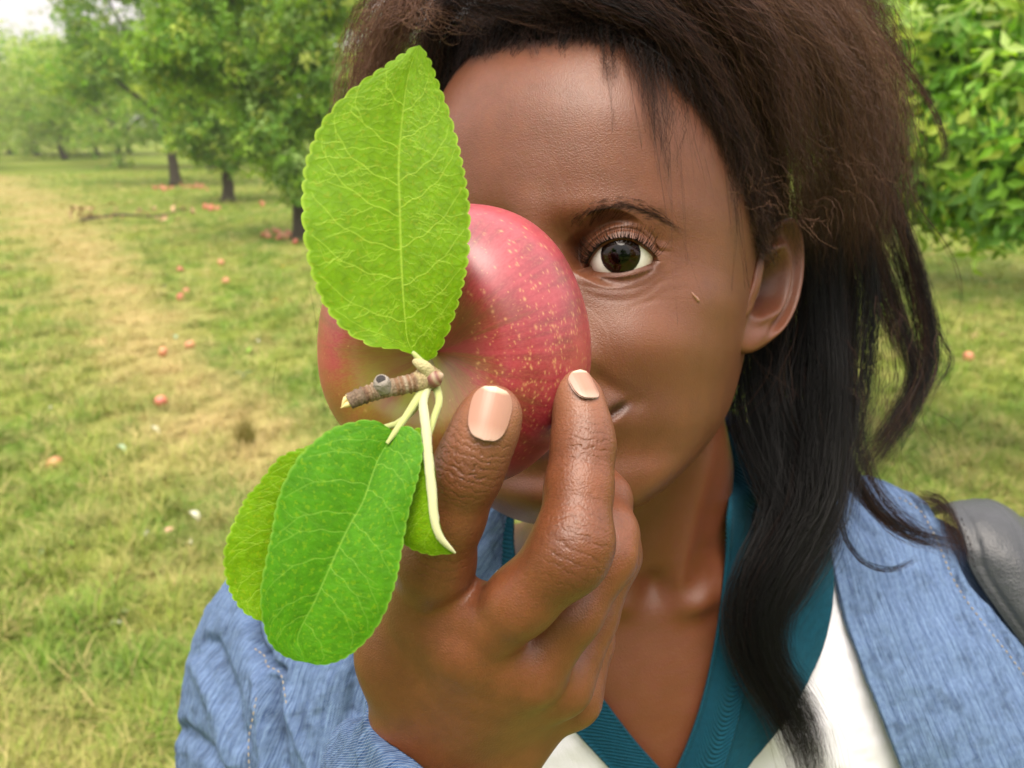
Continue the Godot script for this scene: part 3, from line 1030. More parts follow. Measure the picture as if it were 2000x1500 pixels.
func chain(k: int, joints: Array) -> void:
	for i in joints.size() - 1:
		bone(k, joints[i], joints[i + 1])
	chain_root[k] = Q(joints[0])


func smin(a: float, b: float, k: float) -> float:
	var h := maxf(k - absf(a - b), 0.0) / k
	return minf(a, b) - h * h * k * 0.25


func hand_field(p: Vector3, list: Array) -> float:
	var d0 := 1e3
	var ds := [1e3, 1e3, 1e3, 1e3, 1e3, 1e3, 1e3]
	for bi in list:
		var b: Array = bones[bi]
		var a: Vector3 = b[0]
		var ba: Vector3 = b[1]
		var pa := p - a
		var h: float = clampf(pa.dot(ba) * b[2], 0.0, 1.0)
		var d: float = (pa - ba * h).length() - (b[3] + b[4] * h)
		var k: int = b[5]
		if ds[k] > 500.0:
			ds[k] = d
		else:
			ds[k] = smin(ds[k], d, CHAIN_SOFT[k])
	d0 = ds[0]
	for k in range(1, 7):
		if ds[k] < 500.0:
			var root: Vector3 = chain_root[k]
			var near := 1.0 - ss(5.0, 19.0, p.distance_to(root))
			d0 = smin(d0, ds[k], 0.5 + 4.5 * near)
	return d0


func build_hand(out: MB) -> void:
	chain_root.resize(7)
	# palm and forearm (chain 0), thumb, index, middle, ring, little finger, web
	var wr_r := [836, 1432, 240, 13.8]
	var wr_u := [950, 1445, 244, 14.4]
	bone(0, [918, 1258, 211, 10.2], [852, 1420, 238, 13.0])
	bone(0, [1028, 1300, 217, 9.8], [890, 1435, 241, 13.0])
	bone(0, [975, 1280, 216, 9.5], [870, 1428, 239, 12.0])
	bone(0, [1082, 1320, 230, 9.4], [930, 1440, 244, 13.0])
	bone(0, [1108, 1355, 245, 8.6], [960, 1450, 248, 12.5])
	bone(0, [800, 1275, 231, 13.0], wr_r)
	bone(0, [842, 1160, 214, 9.3], [800, 1275, 231, 13.0])
	bone(0, wr_r, [590, 1950, 330, 24.0])
	bone(0, wr_u, [760, 1980, 335, 24.0])
	bone(0, [868, 1205, 216, 8.0], [920, 1228, 214, 8.5])
	chain_root[0] = Q(wr_r)
	chain(1, [[832, 1185, 216, 9.2], [853, 1100, 204, 9.0], [880, 1005, 195, 7.8], [912, 922, 190, 7.7], [935, 868, 188.5, 7.1], [955, 822, 188, 6.6], [962, 806, 188, 6.1]])
	chain(2, [[918, 1262, 211, 9.2], [1018, 1172, 199, 8.2], [1108, 1086, 193.5, 9.0], [1122, 1055, 194, 8.9], [1131, 950, 199, 7.8], [1139, 872, 203, 7.5], [1137, 830, 205, 6.6], [1128, 782, 206.5, 5.8], [1121, 766, 207, 5.4]])
	chain(3, [[1032, 1305, 217, 9.8], [1116, 1195, 213, 7.8], [1180, 1085, 217, 8.2], [1186, 1045, 221, 8.0], [1182, 975, 237, 7.2], [1150, 912, 252, 6.4]])
	chain(4, [[1092, 1330, 231, 10.0], [1152, 1205, 237, 7.6], [1196, 1085, 242, 8.0], [1193, 1055, 246, 7.7], [1170, 988, 258, 6.9], [1125, 945, 270, 6.3]])
	chain(5, [[1118, 1362, 246, 9.0], [1150, 1250, 256, 7.6], [1152, 1180, 262, 7.4], [1120, 1150, 272, 6.4], [1090, 1140, 277, 5.8]])
	chain(6, [[868, 1170, 212, 6.5], [930, 1196, 207, 6.5], [975, 1205, 203, 6.0]])
	var lo := Vector3(1e9, 1e9, 1e9)
	var hi := -lo
	for b in bones:
		for e in [[b[0], b[3]], [b[0] + b[1], b[3] + b[4]]]:
			lo = lo.min(e[0] - Vector3.ONE * (e[1] + 3.0))
			hi = hi.max(e[0] + Vector3.ONE * (e[1] + 3.0))
	lo.y = maxf(lo.y, -168.0)
	var cell := 1.05
	var n := 8
	var size := Vector3i(((hi - lo) / (cell * n)).ceil()) * n
	var nx := size.x + 1
	var ny := size.y + 1
	var nz := size.z + 1
	var field := PackedFloat32Array()
	field.resize(nx * ny * nz)
	field.fill(50.0)
	var done := PackedByteArray()
	done.resize(nx * ny * nz)
	var all := range(bones.size())
	var half := cell * n * 0.5
	var reach := half * 1.7321
	var active := []
	for bz in size.z / n:
		for by in size.y / n:
			for bx in size.x / n:
				var c := lo + Vector3(bx, by, bz) * (cell * n) + Vector3.ONE * half
				var list := []
				for bi in all:
					var b: Array = bones[bi]
					var pa: Vector3 = c - b[0]
					var h: float = clampf(pa.dot(b[1]) * b[2], 0.0, 1.0)
					var d: float = (pa - b[1] * h).length() - (b[3] + b[4] * h)
					if d < reach + 9.0:
						list.append(bi)
				if list.is_empty():
					continue
				var f := hand_field(c, list)
				if absf(f) > reach + 3.0:
					if f < 0.0:
						for z in range(bz * n, bz * n + n + 1):
							for y in range(by * n, by * n + n + 1):
								var row := (z * ny + y) * nx + bx * n
								for x in n + 1:
									if done[row + x] == 0:
										field[row + x] = -20.0
					continue
				active.append(Vector3i(bx, by, bz))
				for z in range(bz * n, bz * n + n + 1):
					for y in range(by * n, by * n + n + 1):
						var row := (z * ny + y) * nx + bx * n
						for x in n + 1:
							if done[row + x] == 0:
								done[row + x] = 1
								field[row + x] = hand_field(lo + Vector3(bx * n + x, y, z) * cell, list)
	# surface nets
	var id := {}
	var first := out.v.size()
	var offs := [0, 1, nx, nx + 1, nx * ny, nx * ny + 1, nx * ny + nx, nx * ny + nx + 1]
	var edges := [[0, 1], [2, 3], [4, 5], [6, 7], [0, 2], [1, 3], [4, 6], [5, 7], [0, 4], [1, 5], [2, 6], [3, 7]]
	for bl in active:
		for z in range(bl.z * n, bl.z * n + n):
			for y in range(bl.y * n, bl.y * n + n):
				for x in range(bl.x * n, bl.x * n + n):
					var at := (z * ny + y) * nx + x
					var neg := 0
					for q in 8:
						if field[at + offs[q]] < 0.0:
							neg += 1
					if neg == 0 or neg == 8:
						continue
					var s := Vector3.ZERO
					var k := 0
					for e in edges:
						var a := field[at + offs[e[0]]]
						var b := field[at + offs[e[1]]]
						if (a < 0.0) != (b < 0.0):
							var t := a / (a - b)
							var e0: int = e[0]
							var e1: int = e[1]
							var pa := Vector3(e0 & 1, (e0 >> 1) & 1, e0 >> 2)
							var pb := Vector3(e1 & 1, (e1 >> 1) & 1, e1 >> 2)
							s += pa.lerp(pb, t)
							k += 1
					id[at] = out.v.size()
					out.v.append(lo + (Vector3(x, y, z) + s / k) * cell)
	for at in id:
		var x: int = at % nx
		var y: int = (at / nx) % ny
		var z: int = at / (nx * ny)
		var a := field[at]
		if x > 0 and y > 0 and (a < 0.0) != (field[at + nx * ny] < 0.0):
			quad(out, id, at, at - 1, at - nx - 1, at - nx, a < 0.0)
		if x > 0 and z > 0 and (a < 0.0) != (field[at + nx] < 0.0):
			quad(out, id, at, at - nx * ny, at - nx * ny - 1, at - 1, a < 0.0)
		if y > 0 and z > 0 and (a < 0.0) != (field[at + 1] < 0.0):
			quad(out, id, at, at - nx, at - nx - nx * ny, at - nx * ny, a < 0.0)
	out.c.resize(out.v.size())
	finish_hand(out, first)


func quad(out: MB, id: Dictionary, a: int, b: int, c: int, d: int, inward: bool) -> void:
	if not (id.has(b) and id.has(c) and id.has(d)):
		return
	var i: int = id[a]
	var j: int = id[b]
	var k: int = id[c]
	var l: int = id[d]
	if inward:
		out.ix.append_array([i, k, j, i, l, k])
	else:
		out.ix.append_array([i, j, k, i, k, l])


# wrinkled places: [centre, direction along the finger, half length, half width, depth, count]
func hand_creases() -> Array:
	var a := []
	for w in [
		[[915, 905, 182], [890, 1005, 187], [950, 822, 181], 10.0, 8.5, 0.62, 11],
		[[860, 1085, 193], [835, 1180, 203], [890, 1005, 187], 8.0, 8.0, 0.30, 6],
		[[1150, 858, 195], [1134, 950, 191], [1128, 782, 200], 7.0, 7.0, 0.38, 7],
		[[1128, 1075, 184], [1070, 1130, 188], [1132, 1000, 187], 11.0, 8.0, 0.38, 8],
		[[1122, 1010, 186], [1126, 1055, 185], [1134, 950, 190], 7.0, 8.0, 0.22, 5],
		[[1226, 1060, 236], [1180, 1160, 230], [1215, 1000, 245], 8.0, 6.0, 0.4, 6],
		[[1200, 985, 230], [1190, 1040, 217], [1170, 930, 244], 5.0, 6.0, 0.35, 4]]:
		a.append([Q(w[0]), (Q(w[2]) - Q(w[1])).normalized(), w[3], w[4], w[5], w[6]])
	return a


func finish_hand(out: MB, first: int) -> void:
	var count := out.v.size()
	# smooth the net a little, then normals
	var sum := PackedVector3Array()
	var nb := PackedInt32Array()
	sum.resize(count)
	nb.resize(count)
	for t in range(0, out.ix.size(), 3):
		var a := out.ix[t]
		if a < first:
			continue
		var b := out.ix[t + 1]
		var c := out.ix[t + 2]
		sum[a] += out.v[b] + out.v[c]
		sum[b] += out.v[a] + out.v[c]
		sum[c] += out.v[b] + out.v[a]
		nb[a] += 2
		nb[b] += 2
		nb[c] += 2
	for i in range(first, count):
		if nb[i]:
			out.v[i] = out.v[i].lerp(sum[i] / nb[i], 0.5)
	var creases := hand_creases()
	# finer triangles where the skin is wrinkled
	for pass_ in 2:
		var old := out.ix
		var fresh := PackedInt32Array()
		var mids := {}
		for t in range(0, old.size(), 3):
			var a := old[t]
			var b := old[t + 1]
			var c := old[t + 2]
			var hit := false
			for w in creases:
				if (out.v[a] - w[0]).length_squared() < (200.0 if pass_ == 0 else 110.0):
					hit = true
					break
			if not hit:
				fresh.append_array([a, b, c])
				continue
			var m := [0, 0, 0]
			for e in 3:
				var p: int = [a, b, c][e]
				var q: int = [b, c, a][e]
				var key := mini(p, q) * 4000000 + maxi(p, q)
				if not mids.has(key):
					mids[key] = out.v.size()
					out.v.append((out.v[p] + out.v[q]) * 0.5)
				m[e] = mids[key]
			fresh.append_array([a, m[0], m[2], m[0], b, m[1], m[2], m[1], c, m[0], m[1], m[2]])
		out.ix = fresh
	count = out.v.size()
	out.c.resize(count)
	out.normals()
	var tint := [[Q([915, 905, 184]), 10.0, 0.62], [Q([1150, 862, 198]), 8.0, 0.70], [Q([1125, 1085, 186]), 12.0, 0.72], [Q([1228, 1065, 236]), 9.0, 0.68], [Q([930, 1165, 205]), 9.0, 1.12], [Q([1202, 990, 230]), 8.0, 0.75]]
	var pads := [[Q([955, 800, 182]), 11.0], [Q([1120, 765, 203]), 9.0]]
	for i in range(first, count):
		var p := out.v[i]
		var nrm := out.n[i]
		var push := 0.0
		for c in creases:
			var r: Vector3 = p - c[0]
			if r.length_squared() > 400.0:
				continue
			var along: float = r.dot(c[1])
			var across: float = (r - c[1] * along).length()
			var env: float = gs(along / c[2]) * gs(across / c[3])
			if env < 0.02:
				continue
			var bend: float = 0.10 * across * across * 0.5
			var wob := 1.5 * noise.get_noise_3dv(p * 4.0) + 0.9 * noise.get_noise_3dv(p * 9.0)
			var s: float = (along + wob - 0.02 * bend) / (2.0 * c[2] / c[5])
			var ridge := absf(fposmod(s, 1.0) - 0.5) * 2.0
			push -= 0.62 * c[4] * env * (pow(ridge, 7.0) * 1.2 - 0.15) * (0.6 + 0.6 * absf(noise.get_noise_3dv(p * 6.0 + Vector3.ONE * 90.0)) * 2.0)
		# fine criss-cross of the skin
		push += 0.01 * noise.get_noise_3dv(p * 22.0) + 0.012 * noise.get_noise_3dv(p * 48.0)
		out.v[i] = p + nrm * push
		# the fold of skin that holds the nails
		for f in nail_beds:
			var r: Vector3 = p - f[0]
			var y: float = r.dot(f[1]) / (f[4] * 0.5)
			var x: float = r.dot(f[2]) / (f[3] * 0.5)
			if absf(x) < 1.8 and y > -1.8 and y < 1.2 and r.dot(f[5]) > -4.0:
				var ring := pow(pow(absf(x), 3.0) + pow(absf(y), 3.0), 1.0 / 3.0)
				push += 0.75 * gs((ring - 1.16) / 0.16) * ss(0.9, 0.4, y) - 0.8 * ss(1.02, 0.9, ring)
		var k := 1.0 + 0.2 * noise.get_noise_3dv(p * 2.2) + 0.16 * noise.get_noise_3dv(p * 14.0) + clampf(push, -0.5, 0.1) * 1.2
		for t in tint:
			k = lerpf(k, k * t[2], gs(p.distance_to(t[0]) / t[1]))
		var col := Color(SKIN.r * k * 1.22, SKIN.g * k * 1.18, SKIN.b * k * 1.12)
		for t in pads:
			col = col.lerp(Color(0.26, 0.115, 0.065), 0.75 * gs(p.distance_to(t[0]) / t[1]))
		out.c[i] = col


var nail_beds := []


func nail(at: Vector3, along: Vector3, facing: Vector3, width: float, length: float, arch: float) -> MB:
	# a plate centred on a point of the finger: round at the cuticle, rounder still at the free edge
	var ax := along.normalized()
	var nz := (facing - ax * facing.dot(ax)).normalized()
	var sx := ax.cross(nz)
	var mb := MB.new()
	var nu := 25
	var nv := 33
	for side in 2:
		for j in nv:
			var f := float(j) / (nv - 1)
			var y := (f - 0.5) * length
			for i in nu:
				var u := 2.0 * i / (nu - 1) - 1.0
				# superellipse outline
				var q := 2.0 * f - 1.0
				var w := width * 0.5 * pow(maxf(0.0, 1.0 - pow(absf(q), 2.5 if q < 0 else 3.0)), 1.0 / 2.6) * (0.94 + 0.06 * q)
				var x := u * w
				var lift := -arch * pow(absf(x) / (width * 0.5), 2.0) - 0.55 * pow(f, 2.0) * length * 0.06 - 0.10 * pow(1.0 - f, 4.0) * 4.0
				lift += 0.02 * sin(x * 7.0)
				mb.v.append(at + ax * y + sx * x + nz * (lift - (0.5 if side else 0.0)))
				var bed := Color(0.35, 0.185, 0.13)
				var c := bed.lerp(Color(0.46, 0.31, 0.245), ss(0.35, 0.0, f) * 0.8)
				c = c.lerp(Color(0.58, 0.45, 0.33), ss(0.87 + 0.05 * u * u, 0.92 + 0.05 * u * u, f))
				mb.c.append(c)
	mb.faces(0, nu, nv)
	mb.faces(nu * nv, nu, nv, false, true)
	return mb


# ---------------------------------------------------------------- head, neck and chest

const SKIN := Color(0.132, 0.046, 0.0205)
const TURN := 22.0        # the face is turned this far to her right
var head := Transform3D() # head frame (origin between the ears at eye level) to subject frame
var trunk_frame := Transform3D()
const IRIS := Vector3(31, 0, 81)
const BALL := Vector3(28.2, 1.8, 70.0)
const UPPER := [[-15.8, -5.0], [-11.0, -0.2], [-6.0, 3.7], [0.0, 5.4], [5.0, 4.6], [9.0, 1.8], [11.6, -1.6]]
const LOWER := [[-15.8, -5.0], [-11.0, -6.4], [-6.0, -7.2], [-1.0, -7.5], [4.0, -6.7], [8.4, -4.6], [11.6, -1.6]]
const WIDE := [[-101, 0.0], [-99, 14], [-95, 24], [-88, 36], [-75, 48], [-60, 56], [-41, 60.5], [-20, 64.5], [5, 69], [25, 71.5], [50, 71], [72, 67], [90, 58], [105, 42], [114, 22], [118, 0]]
const FRONT := [[-101, 52], [-99, 62], [-95, 71], [-88, 78], [-78, 80.5], [-70, 80], [-60, 84], [-50, 85], [-25, 86], [-10, 86], [5, 87], [20, 91], [35, 92], [55, 89.5], [72, 83], [90, 69], [105, 47], [114, 22], [118, -12]]
const BACK := [[-101, 50], [-97, 42], [-88, 26], [-75, 4], [-60, -24], [-45, -52], [-25, -74], [0, -88], [20, -93], [50, -92], [85, -80], [105, -58], [114, -34], [118, -13]]
# soft strokes of modelling: x, y, reach x, reach y, push
const STROKES := [
	[30, 15, 20, 6, 1.2], [14, 13, 7, 6, 0.8], [34, 9.6, 13, 3.6, 0.7], [15, 3, 8, 8, -5.0], [0, -10, 8, 22, 9.0], [0, -32, 12, 9, 15.0], [14.5, -38, 6, 6, 7.0], [-14.5, -38, 6, 6, 7.0],
	[-15, 3, 10, 9, -6.5], [-31, 9, 15, 5, -2.0], [40, -31, 19, 14, 6.4], [-40, -31, 19, 14, 6.4], [54, -14, 13, 9, 2.2], [58, 22, 10, 16, -1.5],
	[0, -57, 26, 5.5, 3.8], [0, -70, 20, 5.0, 3.0], [0, -78, 16, 4.0, -1.5], [0, -86, 15, 9, 3.0], [42, -50, 15, 13, 2.0], [0, 55, 30, 16, 1.0], [33, 48, 16, 12, 1.2], [-33, 48, 16, 12, 1.2]]
# fine folds: x0, y0, x1, y1, width, push, sag
const FOLDS := [
	[19, -38, 35, -50, 2.8, -1.3, 2.0], [4, -65.5, 32.0, -51.5, 1.4, -5.5, 2.6], [33.5, -55, 35.5, -48.5, 2.2, -0.7, 0.0], [36, -13.5, 48, -7.0, 0.9, -0.16, -1.0], [38, -16.5, 51, -10.5, 0.9, -0.15, -1.2], [40, -10.5, 49, -3.5, 0.7, -0.12, -0.6], [33, -18.5, 46, -15, 1.0, -0.18, -1.0],
	[16, 6.5, 44, 4.6, 1.0, -0.35, 4.0]]


func head_point(a: float, y: float) -> Vector3:
	var w := maxf(curve1(WIDE, y), 0.0)
	var f := curve1(FRONT, y)
	var b := curve1(BACK, y)
	var c := lerpf(-8.0, (f + b) * 0.5, ss(-35.0, -90.0, y))
	c = clampf(c, b, f)
	var s := sin(a)
	var k := cos(a)
	var x := w * signf(s) * pow(absf(s), 0.88)
	var z: float
	if k >= 0.0:
		z = c + (f - c) * pow(k, 0.86)
	else:
		z = c + (b - c) * pow(-k, 0.92)
	var p := Vector3(x, y, z)
	if k > 0.0 and y < 80.0:
		p = sculpt(p, k)
	return p


func sculpt(p: Vector3, k: float) -> Vector3:
	var x := p.x
	var y := p.y
	var fade := ss(0.0, 0.25, k)
	var push := 0.0
	for t in STROKES:
		var u: float = (x - t[0]) / t[2]
		var v: float = (y - t[1]) / t[3]
		var q := u * u + v * v
		if q < 5.0:
			push += t[4] * exp(-q)
	for t in FOLDS:
		var d := Vector2(t[2] - t[0], t[3] - t[1])
		var l := d.length_squared()
		var r := Vector2(x - t[0], y - t[1])
		var h := clampf(r.dot(d) / l, 0.0, 1.0)
		var off: Vector2 = r - d * h
		off.y -= t[6] * 4.0 * h * (1.0 - h) * -1.0 if t[6] < 0 else -t[6] * 4.0 * h * (1.0 - h)
		var dist: float = off.length() / t[4]
		if dist < 2.6:
			push += t[5] * gs(dist) * sin(PI * clampf(h * 0.8 + 0.15, 0.0, 1.0))
	# the lids wrap the eyeball
	var dx := absf(x) - IRIS.x
	var rho := Vector2(absf(x) - BALL.x, y - BALL.y).length()
	var dir := Vector3(x / 95.0, 0, 1).normalized()
	var q := p + dir * (push * fade)
	var wrap := ss(17.5, 11.5, rho * (1.0 + 0.30 * ss(-2.0, -9.0, y) + 0.30 * ss(4.0, 10.0, y)))
	if wrap > 0.0:
		var zl := BALL.z + sqrt(maxf(13.6 * 13.6 - rho * rho, 4.0))
		q.z = lerpf(q.z, zl, wrap)
	if dx > -19.0 and dx < 17.0 and absf(y) < 24.0:
		var inside := ss(-19.0, -12.0, dx) * ss(17.0, 9.0, dx)
		var up := y - curve1(UPPER, dx)
		var dn := curve1(LOWER, dx) - y
		var e := 0.0
		if up > 0.0:
			e += -0.8 * gs((up - 3.5) / 0.6) + 0.5 * gs((up - 5.2) / 1.3) - 0.3 * gs((up - 1.7) / 0.5) * 0.3
		if dn > 0.0:
			e += 0.35 * gs((dn - 2.4) / 1.8) - 0.08 * gs((dn - 4.6) / 0.5) - 0.2 * gs((dn - 8.3 + 0.012 * dx * dx) / 1.3) + 0.2 * gs((dn - 6.3) / 1.6)
		q.z += e * inside
	return q


func eye_gap(dx: float) -> Vector2:
	# lower and upper lid margin at this offset from the iris, closed outside the corners
	var m := -1.6 + 0.15 * (dx - 11.6) if dx > 0.0 else -5.0 - 0.1 * (dx + 15.8)
	if dx >= 11.6 or dx <= -15.8:
		var o := ss(0.0, 6.0, dx - 11.6 if dx > 0.0 else -15.8 - dx) * 2.0
		return Vector2(m - o, m + o)
	return Vector2(curve1(LOWER, dx), curve1(UPPER, dx))


func build_head(out: MB) -> void:
	var rows := []
	var kind := []
	var y := -101.0
	while y < -20.3:
		rows.append(y)
		y += 1.2 if y > -97.0 else 0.8
	for k in 32:
		rows.append(-20.0 + 16.0 * k / 32.0)
	var lo_row := rows.size()
	for k in 11:
		rows.append(-4.0 + 4.0 * k / 10.0)
	var hi_row := rows.size() - 1
	for k in range(1, 45):
		rows.append(20.0 * k / 44.0)
	y = 21.4
	while y < 80.0:
		rows.append(y)
		y += 1.6
	while y < 118.0:
		rows.append(y)
		y += 3.0
	rows.append(118.0)
	var cols := []
	var a := -PI
	while a < PI - 0.02:
		cols.append(a)
		if a < -0.9 or a > 1.75:
			a += 0.07
		elif a < -0.08:
			a += 0.012
		elif a > 0.08 and a < 0.82:
			a += 0.0062
		else:
			a += 0.02
	var first := out.v.size()
	var nu := cols.size()
	for j in rows.size():
		for i in nu:
			var yy: float = rows[j]
			var aa: float = cols[i]
			var hole := 0.0
			if absf(aa) > 0.001 and absf(aa) < 1.2 and absf(yy) < 20.0:
				var w := curve1(WIDE, yy)
				var x := w * pow(sin(absf(aa)), 0.88)
				var g := eye_gap(x - IRIS.x)
				if j <= lo_row:
					yy = lerpf(-20.0, g.x, (yy + 20.0) / 16.0)
				elif j >= hi_row:
					yy = lerpf(g.y, 20.0, yy / 20.0)
				else:
					var k := j - lo_row
					var open := g.y - g.x
					var f := (k - 1.0) / 8.0
					yy = lerpf(g.x + minf(0.75, 0.12 * open), g.y - minf(0.45, 0.08 * open), f)
					hole = ss(0.2, 1.6, open) * (1.0 if absf(x - IRIS.x + 2.3) < 14.0 else 0.0)
			var p := head_point(aa, yy)
			if hole > 0.0:
				var k := j - lo_row
				var ball := Vector3(BALL.x * signf(p.x), BALL.y, BALL.z)
				var dirv := (p - ball).normalized()
				var rad := 12.35 if k == 1 or k == 9 else 9.0
				p = p.lerp(ball + dirv * rad, hole)
			out.v.append(head * p)
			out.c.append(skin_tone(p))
	out.faces(first, nu, rows.size(), true, true)


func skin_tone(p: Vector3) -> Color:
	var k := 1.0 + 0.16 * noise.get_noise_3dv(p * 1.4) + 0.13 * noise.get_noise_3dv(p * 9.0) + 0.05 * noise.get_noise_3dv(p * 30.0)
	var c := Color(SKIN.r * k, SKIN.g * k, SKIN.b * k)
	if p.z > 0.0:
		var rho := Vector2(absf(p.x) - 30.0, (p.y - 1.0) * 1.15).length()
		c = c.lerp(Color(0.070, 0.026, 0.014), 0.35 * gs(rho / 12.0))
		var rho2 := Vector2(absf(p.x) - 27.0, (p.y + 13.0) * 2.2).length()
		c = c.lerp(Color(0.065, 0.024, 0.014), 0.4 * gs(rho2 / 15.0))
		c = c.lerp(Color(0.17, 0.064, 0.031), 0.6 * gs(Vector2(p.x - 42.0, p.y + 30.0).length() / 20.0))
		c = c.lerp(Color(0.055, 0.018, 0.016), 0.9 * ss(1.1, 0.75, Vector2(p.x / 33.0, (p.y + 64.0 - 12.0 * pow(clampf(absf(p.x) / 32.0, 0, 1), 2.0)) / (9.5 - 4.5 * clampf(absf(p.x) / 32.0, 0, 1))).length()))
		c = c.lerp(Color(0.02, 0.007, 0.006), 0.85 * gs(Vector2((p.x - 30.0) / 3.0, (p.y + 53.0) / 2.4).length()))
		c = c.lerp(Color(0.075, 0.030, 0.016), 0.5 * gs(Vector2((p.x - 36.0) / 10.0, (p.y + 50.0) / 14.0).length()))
	var over := p.y - hairline(p) + 2.5 * noise.get_noise_3dv(p * 6.0)
	return c.lerp(Color(0.018, 0.010, 0.008), 0.92 * ss(-7.0, 5.0, over))


func build_ear(out: MB) -> void:
	var from := out.v.size()
	var tris := out.ix.size()
	var ring := []
	for q in [[1547, 424, 364], [1562, 455, 368], [1566, 500, 370], [1563, 550, 369], [1551, 600, 366], [1530, 640, 361], [1502, 669, 356], [1470, 688, 350], [1446, 687, 346], [1433, 672, 342], [1438, 640, 341], [1450, 600, 341], [1464, 560, 341], [1472, 520, 342], [1480, 480, 345], [1500, 448, 351], [1524, 430, 358], [1547, 424, 364]]:
		ring.append(Q(q))
	var m := 97
	var edge := even(ring, m)
	var nr := 26
	var c0 := P(1502, 562, 354)
	var nrm := Vector3(0.50, 0.10, 0.86).normalized()
	for side in 2:
		var first := out.v.size()
		for r in nr:
			var f := float(r) / (nr - 1)
			for i in m - 1:
				var e: Vector3 = edge[i]
				var p := c0.lerp(e, f)
				var t := float(i) / (m - 1)
				# t: 0 top, .25 outer side, .45 lobe, .6-.85 front edge
				var rim := ss(0.44, 0.34, t) + ss(0.86, 0.94, t)
				var front := ss(0.56, 0.62, t) * ss(0.88, 0.80, t)
				var lobe := gs((t - 0.46) / 0.09)
				var h := 0.0
				if side == 0:
					h += rim * (2.6 * gs((f - 0.93) / 0.075) - 2.2 * gs((f - 0.76) / 0.09) + 3.0 * gs((f - 0.56) / 0.12))
					h += lobe * (2.2 * gs((f - 0.8) / 0.25) + 3.0 * gs((f - 0.48) / 0.10))
					h += front * (3.0 * gs((f - 0.72) / 0.2) + 1.5 * ss(0.7, 1.0, f))
					h -= 12.0 * gs(f / 0.36)
					h -= 1.0 * ss(0.95, 1.0, f)
				else:
					h = -1.6 - 3.2 * (1.0 - f * f) - 5.0 * gs(f / 0.5)
				out.v.append(p + nrm * h)
				var k := 1.0 + 0.1 * noise.get_noise_3dv(p * 1.5) + 0.08 * noise.get_noise_3dv(p * 9.0)
				var c := Color(SKIN.r * k, SKIN.g * k * 0.97, SKIN.b * k)
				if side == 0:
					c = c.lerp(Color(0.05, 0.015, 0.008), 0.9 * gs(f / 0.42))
				out.c.append(c)
		out.faces(first, m - 1, nr, true, side == 1)
	# the rim that joins front and back
	var a := out.v.size() - (m - 1)
	var b := out.v.size() - (m - 1) * nr - (m - 1)
	for i in m - 1:
		var n := (i + 1) % (m - 1)
		out.ix.append_array([b + i, b + n, a + i, a + i, b + n, a + n])
	# the other ear, mirrored in the head's own axes
	var count := out.v.size() - from
	var back := head.affine_inverse()
	for k in count:
		var q := back * out.v[from + k]
		out.v.append(head * Vector3(-q.x, q.y, q.z))
		out.c.append(out.c[from + k])
	for t in range(tris, out.ix.size(), 3):
		out.ix.append_array([out.ix[t] + count, out.ix[t + 2] + count, out.ix[t + 1] + count])


const T_CX := [[-260, 0], [-15, 0], [0, 0], [20, -4], [50, -12], [95, -24]]
const T_CZ := [[-260, -60], [-130, -55], [-40, -54], [-15, -51], [0, -46], [20, -44], [50, -43], [95, -38]]
const T_A := [[-260, 130], [-130, 128], [-80, 124], [-40, 112], [-15, 88], [0, 62], [20, 49], [50, 54], [95, 52]]
const T_B := [[-260, 100], [-130, 90], [-80, 80], [-40, 68], [-15, 56], [0, 47], [20, 43], [50, 42], [95, 42]]


func chest_point(a: float, by: float, grow := 0.0) -> Vector3:
	# a point of neck and chest in the trunk frame
	var s := sin(a)
	var k := cos(a)
	var x := curve1(T_CX, by) + (curve1(T_A, by) + grow) * signf(s) * pow(absf(s), 0.9)
	var z := curve1(T_CZ, by) + (curve1(T_B, by) + grow) * signf(k) * pow(absf(k), 0.9)
	if k > 0.0:
		var push := 0.0
		push += 4.2 * gs(Vector2((x - 17) / 9.0, (by + 6) / 7.0).length()) + 4.2 * gs(Vector2((x + 17) / 9.0, (by + 6) / 7.0).length())
		push -= 5.0 * gs(Vector2(x / 7.0, (by - 1) / 8.0).length())
		var line := 0.16 * (absf(x) - 17.0) - 5.0
		push += 3.4 * gs((by - line) / 6.0) * ss(14.0, 26.0, absf(x)) * ss(120.0, 90.0, absf(x))
		push -= 5.0 * gs(Vector2((absf(x) - 42) / 16.0, (by - 14) / 8.0).length())
		var m := absf(x + 0.2 * by) - (11.0 + by * 0.42)
		push += 2.4 * gs(m / 5.0) * ss(-6.0, 8.0, by) * ss(85.0, 55.0, by)
		z += push * k
	return Vector3(x, by, z)


func build_chest(out: MB) -> void:
	var first := out.v.size()
	var nu := 200
	var rows := []
	var by := 95.0
	while by > -150.0:
		rows.append(by)
		by -= 1.6
	for j in rows.size():
		for i in nu:
			var a := TAU * i / nu - PI
			var p := chest_point(a, rows[j])
			var neck: float = 8.0 + 0.47 * (rows[j] + 100.0)
			p.z -= 16.0 * ss(neck + 12.0, neck + 34.0, absf(p.x)) * ss(8.0, -12.0, rows[j])
			out.v.append(trunk_frame * p)
			var k := 1.0 + 0.10 * noise.get_noise_3dv(p * 1.2) + 0.07 * noise.get_noise_3dv(p * 8.0)
			out.c.append(Color(SKIN.r * k * 1.08, SKIN.g * k * 1.0, SKIN.b * k * 0.96))
	out.faces(first, nu, rows.size(), true)


